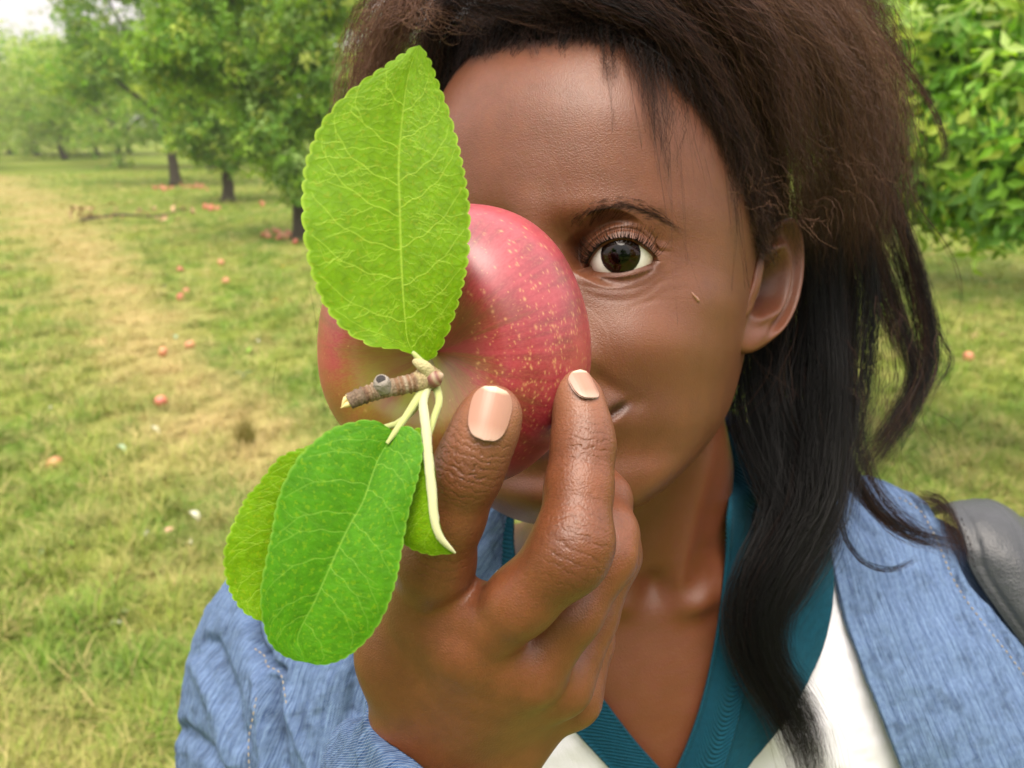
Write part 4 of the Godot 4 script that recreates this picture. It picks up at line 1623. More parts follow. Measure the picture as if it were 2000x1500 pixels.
func skin_relief() -> ImageTexture:
	# little plates of skin between fine lines, with pores
	var f := FastNoiseLite.new()
	f.noise_type = FastNoiseLite.TYPE_CELLULAR
	f.cellular_return_type = FastNoiseLite.RETURN_DISTANCE2_SUB
	f.frequency = 0.075
	f.fractal_octaves = 1
	var a := noise_like(f, 512)
	var g := FastNoiseLite.new()
	g.frequency = 0.05
	g.fractal_octaves = 3
	var b := noise_like(g, 512)
	var d := PackedByteArray()
	d.resize(512 * 512)
	for i in 512 * 512:
		d[i] = int(clampf(0.55 * minf(a[i] * 1.6, 0.75) + 0.55 * b[i], 0.0, 1.0) * 255.0)
	return ImageTexture.create_from_image(Image.create_from_data(512, 512, false, Image.FORMAT_L8, d))


func build_person() -> void:
	var turn := deg_to_rad(TURN)
	head.basis = Basis(Vector3(cos(turn), 0, sin(turn)), Vector3.UP, Vector3(-sin(turn), 0, cos(turn)))
	head.origin = P(1212, 497, 285) - head.basis * IRIS
	trunk_frame = Transform3D(Basis(Vector3(1, 0, 0), Vector3(0, 0.953, 0.302), Vector3(0, -0.302, 0.953)), Vector3(66, -95, -382))
	var feet := view * (trunk_frame.origin * 0.001)
	feet.y = 0.0
	feet.z -= 0.06
	var o := thing("person", feet)
	tag(o, "dark haired person in a denim jacket holding an apple before one eye", "person")
	var rel := o.transform.affine_inverse() * view
	var t0 := Time.get_ticks_msec()
	var mb := MB.new()
	for f in [[Q([958, 806, 179.7]), Q([966, 757, 186]) - Q([942, 862, 182.5]), Vector3(0.10, 0.10, 1.0), 9.7, 12.4], [Q([1147, 747, 200.9]), Q([1112, 720, 205]) - Q([1147, 795, 199]), Vector3(0.50, 0.34, 0.8), 7.8, 8.6]]:
		var ax: Vector3 = f[1].normalized()
		var nz: Vector3 = (f[2] - ax * f[2].dot(ax)).normalized()
		nail_beds.append([f[0], ax, ax.cross(nz), f[3], f[4], nz])
	build_hand(mb)
	print("  hand ", Time.get_ticks_msec() - t0, " verts ", mb.v.size())
	build_head(mb)
	build_ear(mb)
	build_chest(mb)
	print("  head ", Time.get_ticks_msec() - t0, " verts ", mb.v.size())
	var skin := vmat(0.42, 0.48)
	skin.subsurf_scatter_enabled = true
	skin.subsurf_scatter_strength = 0.035
	bump(skin, skin_relief(), 0.014, 36.0)
	mats.skin = skin
	put("body", meters(mb), skin, o, rel)
	# nails
	var nm := vmat(0.33, 0.45)
	put("thumbnail", meters(nail(Q([958, 806, 179.7]), Q([966, 757, 186]) - Q([942, 862, 182.5]), Vector3(0.10, 0.10, 1.0), 9.7, 12.4, 2.0)), nm, o, rel)
	put("fingernail", meters(nail(Q([1147, 747, 200.9]), Q([1112, 720, 205]) - Q([1147, 795, 199]), Vector3(0.50, 0.34, 0.8), 7.8, 8.6, 1.5)), nm, o, rel)
	build_face_parts(o, rel)
	build_clothes(o, rel)
	print("  clothes ", Time.get_ticks_msec() - t0)
	build_hair(o, rel)
	print("  hair ", Time.get_ticks_msec() - t0)


func build_face_parts(o: Node3D, rel: Transform3D) -> void:
	# eyeball: rings about the line of sight
	for sd in [1.0, -1.0]:
		build_eye(o, rel, sd)
	# wet skin of the tear
	var water := mat(0.27, 0.13, 0.08, 0.02, 0.8)
	# lashes and brow
	rng.seed = 77
	var la := MB.new()
	var lb := MB.new()
	for k in 220:
		var flip := Vector3(-1.0 if k % 2 else 1.0, 1, 1)
		var dx := lerpf(-13.0, 10.6, (k + rr(0, 1.8)) / 220.0)
		var y := curve1(UPPER, dx)
		var p := Vector3(IRIS.x + dx, y, 0)
		var rho := Vector2(p.x - BALL.x, p.y - BALL.y).length()
		p.z = BALL.z + sqrt(maxf(13.4 * 13.4 - rho * rho, 4.0))
		var fan := (dx + 1.0) / 12.0
		var l := rr(5.5, 9.0) * (0.8 + 0.25 * ss(-12.0, 6.0, dx))
		var d1 := Vector3(fan * 0.5 + rr(-0.15, 0.15), -0.22, 0.95).normalized()
		var d2 := Vector3(fan * 0.75 + rr(-0.25, 0.25), 1.0, 0.45).normalized()
		var pts := []
		var rad := []
		for s in 7:
			var f := s / 6.0
			pts.append(head * (flip * (p + d1 * (l * f * (1.0 - 0.45 * f)) + d2 * (l * 0.75 * f * f))))
			rad.append(0.15 * (1.0 - 0.85 * f) + 0.012)
		tube(lb if k % 2 else la, pts, rad, 4, null, false)
	for k in 34:
		var dx := lerpf(-9.0, 9.6, (k + rr(0, 1)) / 34.0)
		var p := Vector3(IRIS.x + dx, curve1(LOWER, dx), 0)
		var rho := Vector2(p.x - BALL.x, p.y - BALL.y).length()
		p.z = BALL.z + sqrt(maxf(13.5 * 13.5 - rho * rho, 4.0))
		var l := rr(1.4, 2.8)
		var d := Vector3(dx * 0.05 + rr(-0.2, 0.2), -0.7, 0.6).normalized()
		tube(la, [head * p, head * (p + d * l * 0.6 + Vector3(0, 0, 0.15)), head * (p + d * l)], [0.06, 0.045, 0.01], 3, null, false)
	var black := mat(0.010, 0.007, 0.006, 0.6, 0.25)
	put("eyelash", meters(la), black, o, rel)
	put("eyelash", meters(lb), black, o, rel)
	var brows := [MB.new(), MB.new()]
	for k in 860:
		var flip := Vector3(-1.0 if k % 2 else 1.0, 1, 1)
		var f := rng.randf()
		var x := lerpf(14.5, 47.5, f)
		var mid := curve1([[14, 10.8], [20, 12.8], [27, 15.0], [34, 15.6], [41, 14.0], [47, 11.4], [51, 10.0]], x)
		var half := curve1([[14, 1.8], [20, 2.6], [30, 3.0], [40, 2.7], [47, 1.6], [51, 0.8]], x)
		var y := mid + clampf(rng.randfn() * 0.55, -1.2, 1.2) * half
		if rng.randf() > (0.35 + 0.65 * ss(14.0, 24.0, x)) * (1.0 - 0.75 * ss(38.0, 48.0, x)):
			continue
		var slope := lerpf(1.0, -0.55, ss(14.0, 48.0, x)) + (0.35 if y < mid else -0.25) + rr(-0.2, 0.2)
		var l := rr(2.0, 4.4)
		var pts := []
		for s in 4:
			var g := s / 3.0
			var xx := x + l * g * cos(atan(slope))
			var yy := y + l * g * sin(atan(slope)) - 0.3 * g * g
			var w := curve1(WIDE, yy)
			var aa := asin(clampf(pow(clampf(xx / w, 0.0, 1.0), 1.0 / 0.88), 0, 1))
			var q := head_point(aa, yy)
			pts.append(head * (flip * (q + Vector3(xx / 95.0, 0, 1).normalized() * (0.05 + 0.45 * g))))
		tube(brows[k % 2], pts, [0.042, 0.040, 0.030, 0.008], 3, null, false)
	for b in brows:
		put("eyebrow", meters(b), mat(0.016, 0.009, 0.006, 0.6, 0.25), o, rel)
	# the tear on the cheek
	la = MB.new()
	var tp := []
	for q in [[1351, 571], [1355, 577], [1359, 582], [1362, 586], [1365, 590]]:
		# on the skin: march from the viewer to the cheek
		tp.append(on_face(q[0], q[1]))
	tube(la, even(tp, 14), [0.15, 0.3, 0.4, 0.45, 0.5, 0.5, 0.55, 0.6, 0.65, 0.7, 0.75, 0.7, 0.55, 0.2], 12)
	put("tear", meters(la), water, o, rel)



func build_eye(o: Node3D, rel: Transform3D, sd: float) -> void:
	var ball := Vector3(BALL.x * sd, BALL.y, BALL.z)
	var gaze: Vector3 = (head.basis.inverse() * -(head * Vector3(IRIS.x * sd, IRIS.y, IRIS.z))).normalized()
	var ex := Vector3.UP.cross(gaze).normalized()
	var ey := gaze.cross(ex)
	var white := MB.new()
	var iris := MB.new()
	for part in 2:
		var mb: MB = white if part == 0 else iris
		var n := 40 if part == 0 else 34
		for j in n:
			var al := lerpf(deg_to_rad(31.0), PI, float(j) / (n - 1)) if part == 0 else lerpf(0.0, deg_to_rad(34.0), float(j) / (n - 1))
			for i in 72:
				var ph := TAU * i / 72.0
				var deg := rad_to_deg(al)
				var r := 12.3 + 0.85 * maxf(0.0, 1.0 - pow(deg / 34.5, 2.0))
				if part == 1:
					r += 0.02
				var d := gaze * cos(al) + (ex * cos(ph) + ey * sin(ph)) * sin(al)
				mb.v.append(head * (ball + d * r))
				var st := noise.get_noise_2d(cos(ph) * 260.0, sin(ph) * 260.0)
				if part == 1:
					var c := Color(0.010, 0.0045, 0.003).lerp(Color(0.022, 0.0085, 0.0045), clampf(0.5 + st * 1.4, 0, 1))
					c = c.lerp(Color(0.003, 0.003, 0.003), ss(16.0, 14.5, deg))
					c = c.lerp(Color(0.008, 0.006, 0.007), ss(28.0, 33.0, deg))
					mb.c.append(c)
				else:
					var c := Color(0.74, 0.71, 0.67).lerp(Color(0.48, 0.30, 0.24), ss(36.0, 75.0, deg))
					c = c.lerp(Color(0.16, 0.12, 0.11), ss(35.0, 32.0, deg))
					mb.c.append(c)
		mb.faces(0, 72, n, true, true)
	var wet := vmat(0.04, 0.4)
	var eye := put("eye", meters(white), wet, o, rel)
	put("iris", meters(iris), wet, eye)


func on_face(px: float, py: float) -> Vector3:
	# the nearest skin of the cheek along a line of sight, by bisection over the azimuth
	var best := Vector3.ZERO
	var err := 1e9
	for k in 400:
		var a := 0.2 + 1.2 * k / 399.0
		var yy := 0.0
		var p := Vector3.ZERO
		for it in 4:
			p = head * head_point(a, yy)
			yy += (750.0 - py) / FPX * -p.z - p.y
		var e := absf(p.x / -p.z * FPX + 1000.0 - px)
		if e < err:
			err = e
			best = p
	return best


# ---------------------------------------------------------------- clothes and the bag strap

func drape(px: float, py: float, off: float) -> Vector3:
	# the point on this line of sight that lies off millimetres in front of the chest
	var d := 395.0
	var inv := trunk_frame.affine_inverse()
	for k in 14:
		var q := inv * P(px, py, d)
		var by := clampf(q.y, -255.0, 90.0)
		var cx := curve1(T_CX, by)
		var half := curve1(T_A, by)
		var u := absf(q.x - cx) / half
		var zs := curve1(T_CZ, by)
		if u < 0.96:
			zs = chest_point(asin(clampf(pow(u, 1.0 / 0.9), 0, 1)) * signf(q.x - cx), by).z
		else:
			zs += curve1(T_B, by) * 0.30 - (u - 0.96) * half * 1.2
		d += (q.z - zs - off) * 0.85
		d = clampf(d, 340.0, 520.0)
	return P(px, py, d)


func cloth_point(e: Array) -> Vector3:
	return P(e[0], e[1], e[2]) if e[2] > 100.0 else drape(e[0], e[1], e[2])


func sheet(net: Array, nu: int, nv: int, thick: float, shape := "") -> MB:
	# a cloth through a net of [px, py, depth or height over the chest], rows downwards; solid, with rims
	var rows := []
	for r in net:
		var line := []
		for e in r:
			line.append(cloth_point(e))
		rows.append(even(line, nu) if line.size() > 2 else [])
		if line.size() == 2:
			for i in nu:
				rows[-1].append(line[0].lerp(line[1], float(i) / (nu - 1)))
	var mb := MB.new()
	var cols := []
	for i in nu:
		var line := []
		for r in rows:
			line.append(r[i])
		cols.append(even(line, nv) if line.size() > 2 else [line[0], line[1]])
	var run := PackedFloat32Array()
	run.resize(nu)
	for j in nv:
		var across := 0.0
		for i in nu:
			var p: Vector3 = cols[i][j]
			if i:
				across += (p - cols[i - 1][j]).length()
			if j:
				run[i] += (p - cols[i][j - 1]).length()
			mb.v.append(p)
			mb.uv.append(Vector2(across, run[i]) * 0.001)
			mb.c.append(Color.WHITE)
	mb.faces(0, nu, nv)
	mb.normals()
	if shape:
		for j in nv:
			for i in nu:
				var k := j * nu + i
				var s: Array = woven(shape, float(i) / (nu - 1), float(j) / (nv - 1), mb.v[k], mb.uv[k] * 1000.0)
				mb.v[k] += mb.n[k] * s[0]
				mb.c[k] = s[1]
		mb.normals()
	# back and rims
	var n := nu * nv
	var norm := mb.n.duplicate()
	for k in n:
		mb.v.append(mb.v[k] - norm[k] * thick)
		mb.uv.append(mb.uv[k])
		mb.c.append(mb.c[k])
	mb.faces(n, nu, nv, false, true)
	for i in nu - 1:
		var a := i
		var b := i + 1
		mb.ix.append_array([a, a + n, b, b, a + n, b + n])
		a = (nv - 1) * nu + i
		b = a + 1
		mb.ix.append_array([a, b, a + n, b, b + n, a + n])
	for j in nv - 1:
		var a := j * nu
		var b := a + nu
		mb.ix.append_array([a, b, a + n, b, b + n, a + n])
		a = j * nu + nu - 1
		b = a + nu
		mb.ix.append_array([a, a + n, b, b, a + n, b + n])
	mb.n = PackedVector3Array()
	return mb


func denim_material() -> StandardMaterial3D:
	var s := 512
	rng.seed = 5
	var warp := PackedFloat32Array()
	var weft := PackedFloat32Array()
	for k in 64:
		warp.append(rr(0.6, 1.35))
		weft.append(rr(0.85, 1.15))
	var f := FastNoiseLite.new()
	f.frequency = 0.02
	f.fractal_octaves = 3
	var img := noise_like(f, s)
	var col := PackedByteArray()
	col.resize(s * s * 3)
	var hi := PackedByteArray()
	hi.resize(s * s)
	for y in s:
		for x in s:
			var tx := x / 8.0
			var ty := y / 8.0
			var i0 := int(tx) % 64
			var over := fposmod(tx + ty, 3.0)
			var white := ss(1.9, 2.4, over) * ss(3.0, 2.6, over)
			var round := sin(PI * fposmod(tx, 1.0))
			var w: float = warp[i0] * (0.75 + 0.5 * img[y * s + x])
			var streak: float = img[((y / 6) % s) * s + (x * 3) % s]
			var c := Color(0.011, 0.042, 0.145).lerp(Color(0.165, 0.272, 0.46), clampf(0.66 * w - 0.20 + 0.7 * (streak - 0.5) + 0.10 * weft[int(ty) % 64] - 0.05, 0, 1))
			c = c.lerp(Color(0.62, 0.67, 0.74), 0.30 * white)
			c = Color(c.r * (0.72 + 0.28 * round), c.g * (0.72 + 0.28 * round), c.b * (0.75 + 0.25 * round)).linear_to_srgb()
			var i := (y * s + x) * 3
			col[i] = int(clampf(c.r, 0, 1) * 255.0)
			col[i + 1] = int(clampf(c.g, 0, 1) * 255.0)
			col[i + 2] = int(clampf(c.b, 0, 1) * 255.0)
			hi[y * s + x] = int(clampf(0.3 + 0.4 * round + 0.3 * white, 0, 1) * 255.0)
	var m := vmat(0.85, 0.25)
	m.albedo_texture = ImageTexture.create_from_image(Image.create_from_data(s, s, false, Image.FORMAT_RGB8, col))
	m.heightmap_enabled = true
	m.heightmap_texture = ImageTexture.create_from_image(Image.create_from_data(s, s, false, Image.FORMAT_L8, hi))
	m.heightmap_scale = 0.03
	m.uv1_scale = Vector3(33.0, 33.0, 1.0)
	return m


func noise_like(f: FastNoiseLite, s: int) -> PackedFloat32Array:
	# a seamless grey field, 0 to 1
	var im := f.get_seamless_image(s, s)
	im.convert(Image.FORMAT_L8)
	var d := im.get_data()
	var out := PackedFloat32Array()
	out.resize(s * s)
	for i in s * s:
		out[i] = d[i] / 255.0
	return out


func polyline_distance(q: Vector2, line: Array) -> float:
	var best := 1e9
	for k in line.size() - 1:
		best = minf(best, Geometry2D.get_closest_point_to_segment(q, line[k], line[k + 1]).distance_to(q))
	return best


func flat_of(p: Vector3) -> Vector2:
	return Vector2(p.x / -p.z, -p.y / -p.z) * FPX + Vector2(1000, 750)


func stitches(line: Array, along: float, gap: float, r: float, lift: float) -> MB:
	var pts := []
	for e in line:
		pts.append(cloth_point(e) + Vector3(0, 0, lift))
	var len := 0.0
	for k in pts.size() - 1:
		len += (pts[k + 1] - pts[k]).length()
	var fine := even(pts, int(len / (along + gap)) * 4)
	var mb := MB.new()
	for k in range(0, fine.size() - 3, 4):
		tube(mb, [fine[k], (fine[k] + fine[k + 2]) * 0.5 + Vector3(0, 0, 0.2), fine[k + 2]], [r * 0.7, r, r * 0.7], 5)
	return mb


func woven(shape: String, u: float, v: float, p: Vector3, q: Vector2) -> Array:
	match shape:
		"rib":
			return rib_shape(u, v, p, q)
		"yoke":
			return yoke_shape(u, v, p, q)
		"shirt":
			return shirt_shape(u, v, p, q)
		"sleeve":
			return sleeve_shape(u, v, p, q)
		"lapel":
			return lapel_shape(u, v, p, q)
	return strap_shape(u, v, p, q)


func rib_shape(u: float, v: float, p: Vector3, q: Vector2) -> Array:
	var s := fposmod(q.y / 2.25 + 0.25 * noise.get_noise_2d(q.x * 3.0, q.y), 1.0)
	var ridge := sin(PI * s)
	var h := 1.1 * ridge * ss(0.0, 0.06, u) * ss(1.0, 0.94, u) + 1.2 * gs((u - 0.04) / 0.06) + 0.8 * gs((u - 0.97) / 0.05)
	var k := 0.85 + 0.2 * noise.get_noise_3dv(p * 8.0) + 0.15 * ridge
	return [h, Color(k, k, k)]


func yoke_shape(u: float, v: float, p: Vector3, q: Vector2) -> Array:
	var s := sin(q.x * TAU / 1.5) * 0.12 * sin(q.y * TAU / 1.8)
	var k := 0.9 + 0.25 * noise.get_noise_3dv(p * 6.0)
	return [s + 0.7 * noise.get_noise_3dv(p * 1.2), Color(k, k, k)]


func shirt_shape(u: float, v: float, p: Vector3, q: Vector2) -> Array:
	return [1.6 * noise.get_noise_3dv(p * 0.8) + 0.12 * sin(q.x * TAU / 2.0), Color(1, 1, 1)]


var sleeve_folds := [
	[[Vector2(484, 1200), Vector2(500, 1272), Vector2(512, 1290)], 13.0, -7.0], [[Vector2(500, 1262), Vector2(520, 1277), Vector2(522, 1296), Vector2(550, 1310)], 9.0, -5.0],
	[[Vector2(412, 1255), Vector2(440, 1318), Vector2(456, 1385), Vector2(470, 1450)], 15.0, -4.5], [[Vector2(355, 1425), Vector2(407, 1472), Vector2(450, 1530)], 14.0, -5.0],
	[[Vector2(530, 1330), Vector2(538, 1400), Vector2(548, 1500)], 16.0, -5.5], [[Vector2(505, 1330), Vector2(512, 1400), Vector2(520, 1500)], 12.0, 4.0], [[Vector2(558, 1354), Vector2(566, 1400), Vector2(586, 1450), Vector2(612, 1510)], 9.0, 3.5],
	[[Vector2(385, 1300), Vector2(430, 1400), Vector2(450, 1490)], 16.0, 3.5], [[Vector2(690, 1200), Vector2(700, 1290), Vector2(690, 1390)], 14.0, -5.0], [[Vector2(640, 1300), Vector2(655, 1400), Vector2(650, 1500)], 18.0, 2.5]]


func sleeve_shape(u: float, v: float, p: Vector3, q: Vector2) -> Array:
	var f := flat_of(p)
	var h := 0.0
	var fade := 1.0 + 0.55 * noise.get_noise_3dv(p * 1.3) + 0.3 * noise.get_noise_3dv(p * 3.5) + 0.12 * noise.get_noise_3dv(p * 9.0)
	if f.x > 320 and f.x < 1050:
		for s in sleeve_folds:
			var d := polyline_distance(f, s[0])
			h += s[2] * gs(d / s[1])
			fade += s[2] * 0.035 * gs(d / s[1])
	# small diagonal ripples
	h += 0.9 * sin((f.x * 0.8 + f.y * 0.55) / 15.0 + 3.0 * noise.get_noise_3dv(p * 1.5)) * clampf(noise.get_noise_3dv(p * 0.9 + Vector3.ONE * 30.0) * 2.5, 0, 1)
	h += 1.3 * noise.get_noise_3dv(p * 1.1)
	return [h, Color(fade, fade, fade)]


func lapel_shape(u: float, v: float, p: Vector3, q: Vector2) -> Array:
	var fade := 1.05 + 0.6 * noise.get_noise_3dv(p * 1.1) + 0.3 * noise.get_noise_3dv(p * 3.2) + 0.12 * noise.get_noise_3dv(p * 7.0)
	# worn pale edge and a puckered hem along it
	fade += 0.55 * ss(0.965, 0.995, u) - 0.30 * gs((u - 0.93) / 0.03) * (1.0 + 1.2 * noise.get_noise_1d(q.y * 14.0)) + 0.2 * ss(0.03, 0.0, u)
	var h := 0.8 * gs((u - 0.975) / 0.025) - 0.7 * gs((u - 0.915) / 0.012) + 0.35 * noise.get_noise_1d(q.y * 16.0) * ss(0.85, 0.95, u) + 1.4 * noise.get_noise_3dv(p * 0.9) + 0.8 * ss(0.05, 0.0, u)
	return [h, Color(fade, fade, fade)]


func strap_shape(u: float, v: float, p: Vector3, q: Vector2) -> Array:
	var h := -0.7 * gs((u - 0.10) / 0.025) - 0.7 * gs((u - 0.90) / 0.025) + 1.6 * sin(PI * u) + 0.3 * noise.get_noise_3dv(p * 2.0) - 0.5 * gs((u - 0.42 - 0.06 * sin(v * 6.0)) / 0.02)
	var k := 1.0 + 0.2 * noise.get_noise_3dv(p * 3.0)
	return [h, Color(k, k, k)]


func build_clothes(o: Node3D, rel: Transform3D) -> void:
	var teal := vmat(0.8, 0.25)
	teal.albedo_color = srgb(0.004, 0.055, 0.088)
	teal.rim_enabled = true
	teal.rim = 0.3
	bump(teal, noise_tex(256, 0.1, 44, 2), 0.03, 90.0)
	var white := vmat(0.9, 0.25)
	white.albedo_color = srgb(0.74, 0.74, 0.80)
	bump(white, noise_tex(256, 0.12, 45, 2), 0.02, 90.0)
	var denim := denim_material()
	var navy := vmat(0.85, 0.25)
	navy.albedo_color = srgb(0.022, 0.032, 0.060)
	bump(navy, noise_tex(256, 0.12, 46, 2), 0.03, 90.0)
	# white top
	var top := Node3D.new()
	top.name = "sweater"
	o.add_child(top)
	put("white_front", meters(sheet([
		[[1590, 1080, 412], [1620, 1085, 414], [1655, 1090, 418]], [[1580, 1150, 405], [1625, 1155, 406], [1672, 1160, 411]], [[1560, 1230, 401], [1625, 1240, 401], [1695, 1245, 406]], [[1530, 1310, 399], [1625, 1330, 398], [1728, 1335, 403]],
		[[1480, 1400, 399], [1620, 1410, 397], [1765, 1420, 402]], [[1420, 1480, 402], [1610, 1500, 399], [1795, 1500, 403]], [[1330, 1580, 408], [1590, 1620, 404], [1840, 1620, 408]]], 70, 90, 1.0, "shirt")), white, top, rel)
	put("white_front", meters(sheet([
		[[860, 1010, 2], [910, 1010, 2], [960, 1020, 2]], [[860, 1150, 3], [920, 1160, 3], [985, 1170, 3]], [[900, 1290, 3], [980, 1310, 3], [1060, 1330, 3]],
		[[960, 1400, 3], [1060, 1420, 3], [1150, 1440, 3]], [[1000, 1500, 3], [1120, 1540, 3], [1230, 1545, 3]], [[1040, 1620, 3], [1180, 1640, 3], [1330, 1640, 3]]], 60, 90, 1.0, "shirt")), white, top, rel)
	put("yoke", meters(sheet([
		[[1450, 930, 430], [1510, 935, 430], [1575, 945, 432]], [[1478, 1003, 409], [1545, 1003, 410], [1608, 1003, 413]], [[1462, 1103, 7], [1550, 1110, 395], [1628, 1120, 403]], [[1450, 1210, 6], [1540, 1212, 390], [1622, 1212, 394]],
		[[1435, 1300, 5], [1520, 1300, 5], [1597, 1292, 5]], [[1405, 1400, 5], [1480, 1400, 5], [1537, 1404, 5]], [[1375, 1470, 5], [1430, 1480, 5], [1463, 1497, 5]], [[1330, 1560, 5], [1370, 1570, 5], [1400, 1580, 5]]], 60, 120, 1.2, "yoke")), teal, top, rel)
	put("rib_collar", meters(sheet([
		[[1391, 818, 436], [1415, 840, 434], [1440, 880, 430]], [[1412, 880, 424], [1440, 890, 422], [1475, 920, 420]], [[1419, 940, 414], [1455, 950, 411], [1490, 965, 410]], [[1420, 1000, 6], [1455, 1003, 7], [1490, 1008, 7]],
		[[1413, 1103, 5], [1450, 1105, 7], [1484, 1108, 7]], [[1401, 1210, 5], [1438, 1213, 7], [1473, 1218, 7]], [[1377, 1337, 5], [1417, 1343, 7], [1453, 1352, 7]], [[1345, 1440, 5], [1385, 1450, 7], [1425, 1465, 7]], [[1292, 1560, 5], [1340, 1570, 7], [1385, 1580, 7]]], 40, 760, 1.6, "rib")), teal, top, rel)
	put("rib_collar", meters(sheet([
		[[955, 930, 452], [985, 930, 448], [1012, 935, 444]], [[948, 1005, 422], [978, 1005, 420], [1005, 1010, 419]], [[942, 1110, 7], [978, 1110, 7], [1012, 1112, 5]], [[985, 1255, 7], [1025, 1240, 7], [1062, 1225, 5]],
		[[1092, 1392, 7], [1125, 1365, 7], [1158, 1338, 5]], [[1190, 1500, 7], [1215, 1470, 7], [1240, 1445, 5]], [[1265, 1580, 7], [1290, 1555, 7], [1318, 1530, 5]]], 40, 620, 1.6, "rib")), teal, top, rel)
	# jacket
	var jacket := Node3D.new()
	jacket.name = "denim_jacket"
	o.add_child(jacket)
	put("back_collar", meters(sheet([
		[[1300, 765, 470], [1360, 772, 456], [1396, 786, 446], [1440, 813, 440], [1500, 853, 436], [1535, 882, 436], [1600, 930, 440]],
		[[1300, 790, 464], [1360, 797, 449], [1393, 810, 439], [1436, 845, 433], [1488, 892, 429], [1530, 925, 430], [1590, 975, 434]],
		[[1300, 840, 470], [1360, 850, 455], [1396, 862, 444], [1436, 905, 438], [1480, 960, 434], [1530, 1000, 436], [1580, 1040, 440]]], 90, 24, 2.5, "yoke")), navy, jacket, rel)
	var lap := [
		[[1545, 925, 432], [1600, 905, 442], [1650, 912, 450], [1700, 934, 452]], [[1590, 1000, 420], [1660, 985, 430], [1730, 968, 440], [1796, 972, 445]], [[1622, 1085, 410], [1700, 1060, 417], [1770, 1040, 428], [1833, 1022, 438]],
		[[1640, 1165, 402], [1720, 1150, 405], [1800, 1132, 415], [1883, 1124, 428]], [[1664, 1248, 397], [1755, 1232, 398], [1845, 1208, 408], [1934, 1188, 423]], [[1697, 1337, 393], [1795, 1318, 393], [1895, 1290, 402], [2000, 1264, 418]],
		[[1730, 1420, 391], [1840, 1410, 390], [1950, 1390, 398], [2075, 1370, 412]], [[1760, 1500, 392], [1880, 1500, 390], [2010, 1490, 397], [2150, 1480, 408]], [[1800, 1610, 396], [1930, 1610, 394], [2070, 1610, 400], [2220, 1610, 410]]]
	put("lapel", meters(sheet(lap, 130, 200, 2.4, "lapel")), denim, jacket, rel)
	var seam := mat(0.36, 0.30, 0.20, 0.7, 0.3)
	put("stitching", meters(stitches([[1640, 930, 447.5], [1775, 982, 441.5], [1818, 1035, 435], [1862, 1135, 423.5], [1910, 1205, 417.5], [1975, 1287, 412], [2045, 1385, 406.5], [2110, 1490, 403]], 2.2, 0.9, 0.32, 1.3)), seam, jacket, rel)
	put("shoulder", meters(sheet([
		[[1650, 960, 470], [1800, 1000, 470], [1900, 1050, 475], [1990, 1110, 490]], [[1800, 1100, 440], [1920, 1120, 440], [2050, 1160, 445], [2180, 1220, 470]], [[1880, 1250, 425], [2050, 1260, 425], [2200, 1300, 435], [2330, 1380, 465]], [[1900, 1500, 415], [2100, 1500, 415], [2280, 1540, 430], [2400, 1600, 465]], [[1900, 1800, 425], [2100, 1800, 425], [2280, 1800, 440], [2400, 1800, 475]]], 60, 60, 2.0, "sleeve")), denim, jacket, rel)
	put("sleeve", meters(sheet([
		[[475, 1140, 500], [442, 1136, 462], [520, 1078, 430], [640, 1030, 415], [800, 995, 411], [935, 972, 413], [990, 985, 420]],
		[[430, 1195, 495], [396, 1203, 452], [490, 1185, 410], [640, 1155, 393], [800, 1120, 392], [925, 1080, 400], [985, 1095, 412]],
		[[400, 1290, 495], [369, 1290, 450], [470, 1290, 399], [620, 1280, 380], [780, 1240, 383], [890, 1200, 395], [955, 1200, 408]],
		[[385, 1390, 495], [350, 1390, 448], [460, 1400, 393], [610, 1390, 373], [760, 1370, 379], [890, 1330, 392], [960, 1330, 404]],
		[[380, 1500, 495], [345, 1500, 448], [460, 1510, 390], [610, 1510, 370], [770, 1500, 378], [900, 1470, 392], [1010, 1470, 402]],
		[[390, 1680, 500], [350, 1680, 452], [470, 1680, 390], [620, 1680, 370], [780, 1680, 378], [900, 1660, 392], [1060, 1640, 402]]], 230, 210, 2.0, "sleeve")), denim, jacket, rel)
	put("cuff", meters(sheet([
		[[716, 1340, 268], [712, 1354, 256], [720, 1380, 240], [742, 1433, 227], [786, 1470, 219], [845, 1512, 215], [930, 1575, 217], [1040, 1640, 237]],
		[[704, 1352, 268], [699, 1368, 254], [705, 1400, 238], [724, 1450, 225], [763, 1494, 216], [822, 1540, 212], [905, 1605, 214], [1025, 1675, 234]],
		[[680, 1400, 272], [672, 1425, 256], [680, 1470, 238], [705, 1520, 225], [745, 1560, 215], [800, 1610, 211], [885, 1690, 213], [1005, 1760, 234]],
		[[640, 1500, 290], [625, 1540, 262], [640, 1600, 240], [675, 1660, 226], [720, 1720, 217], [780, 1770, 214], [865, 1830, 217], [985, 1880, 240]]], 120, 80, 2.2, "sleeve")), denim, jacket, rel)
	put("stitching", meters(stitches([[500, 1264, 389.5], [520, 1279, 386.5], [524, 1297, 385], [550, 1312, 382.5], [559, 1354, 378], [567, 1400, 376], [587, 1450, 374], [607, 1494, 372]], 2.0, 0.8, 0.30, 2.0)), seam, jacket, rel)
	put("stitching", meters(stitches([[506, 1356, 383], [498, 1400, 381.5], [492, 1431, 381], [491, 1470, 380], [494, 1500, 379]], 2.0, 0.8, 0.30, 4.0)), seam, jacket, rel)
	# the bag hangs from the shoulder: a thing of its own
	var bag := thing("shoulder_bag", view * (P(1950, 1050, 440) * 0.001))
	tag(bag, "dark grey leather bag strap over the denim shoulder at the right", "bag")
	var leather := vmat(0.45, 0.5)
	leather.albedo_color = srgb(0.036, 0.041, 0.048)
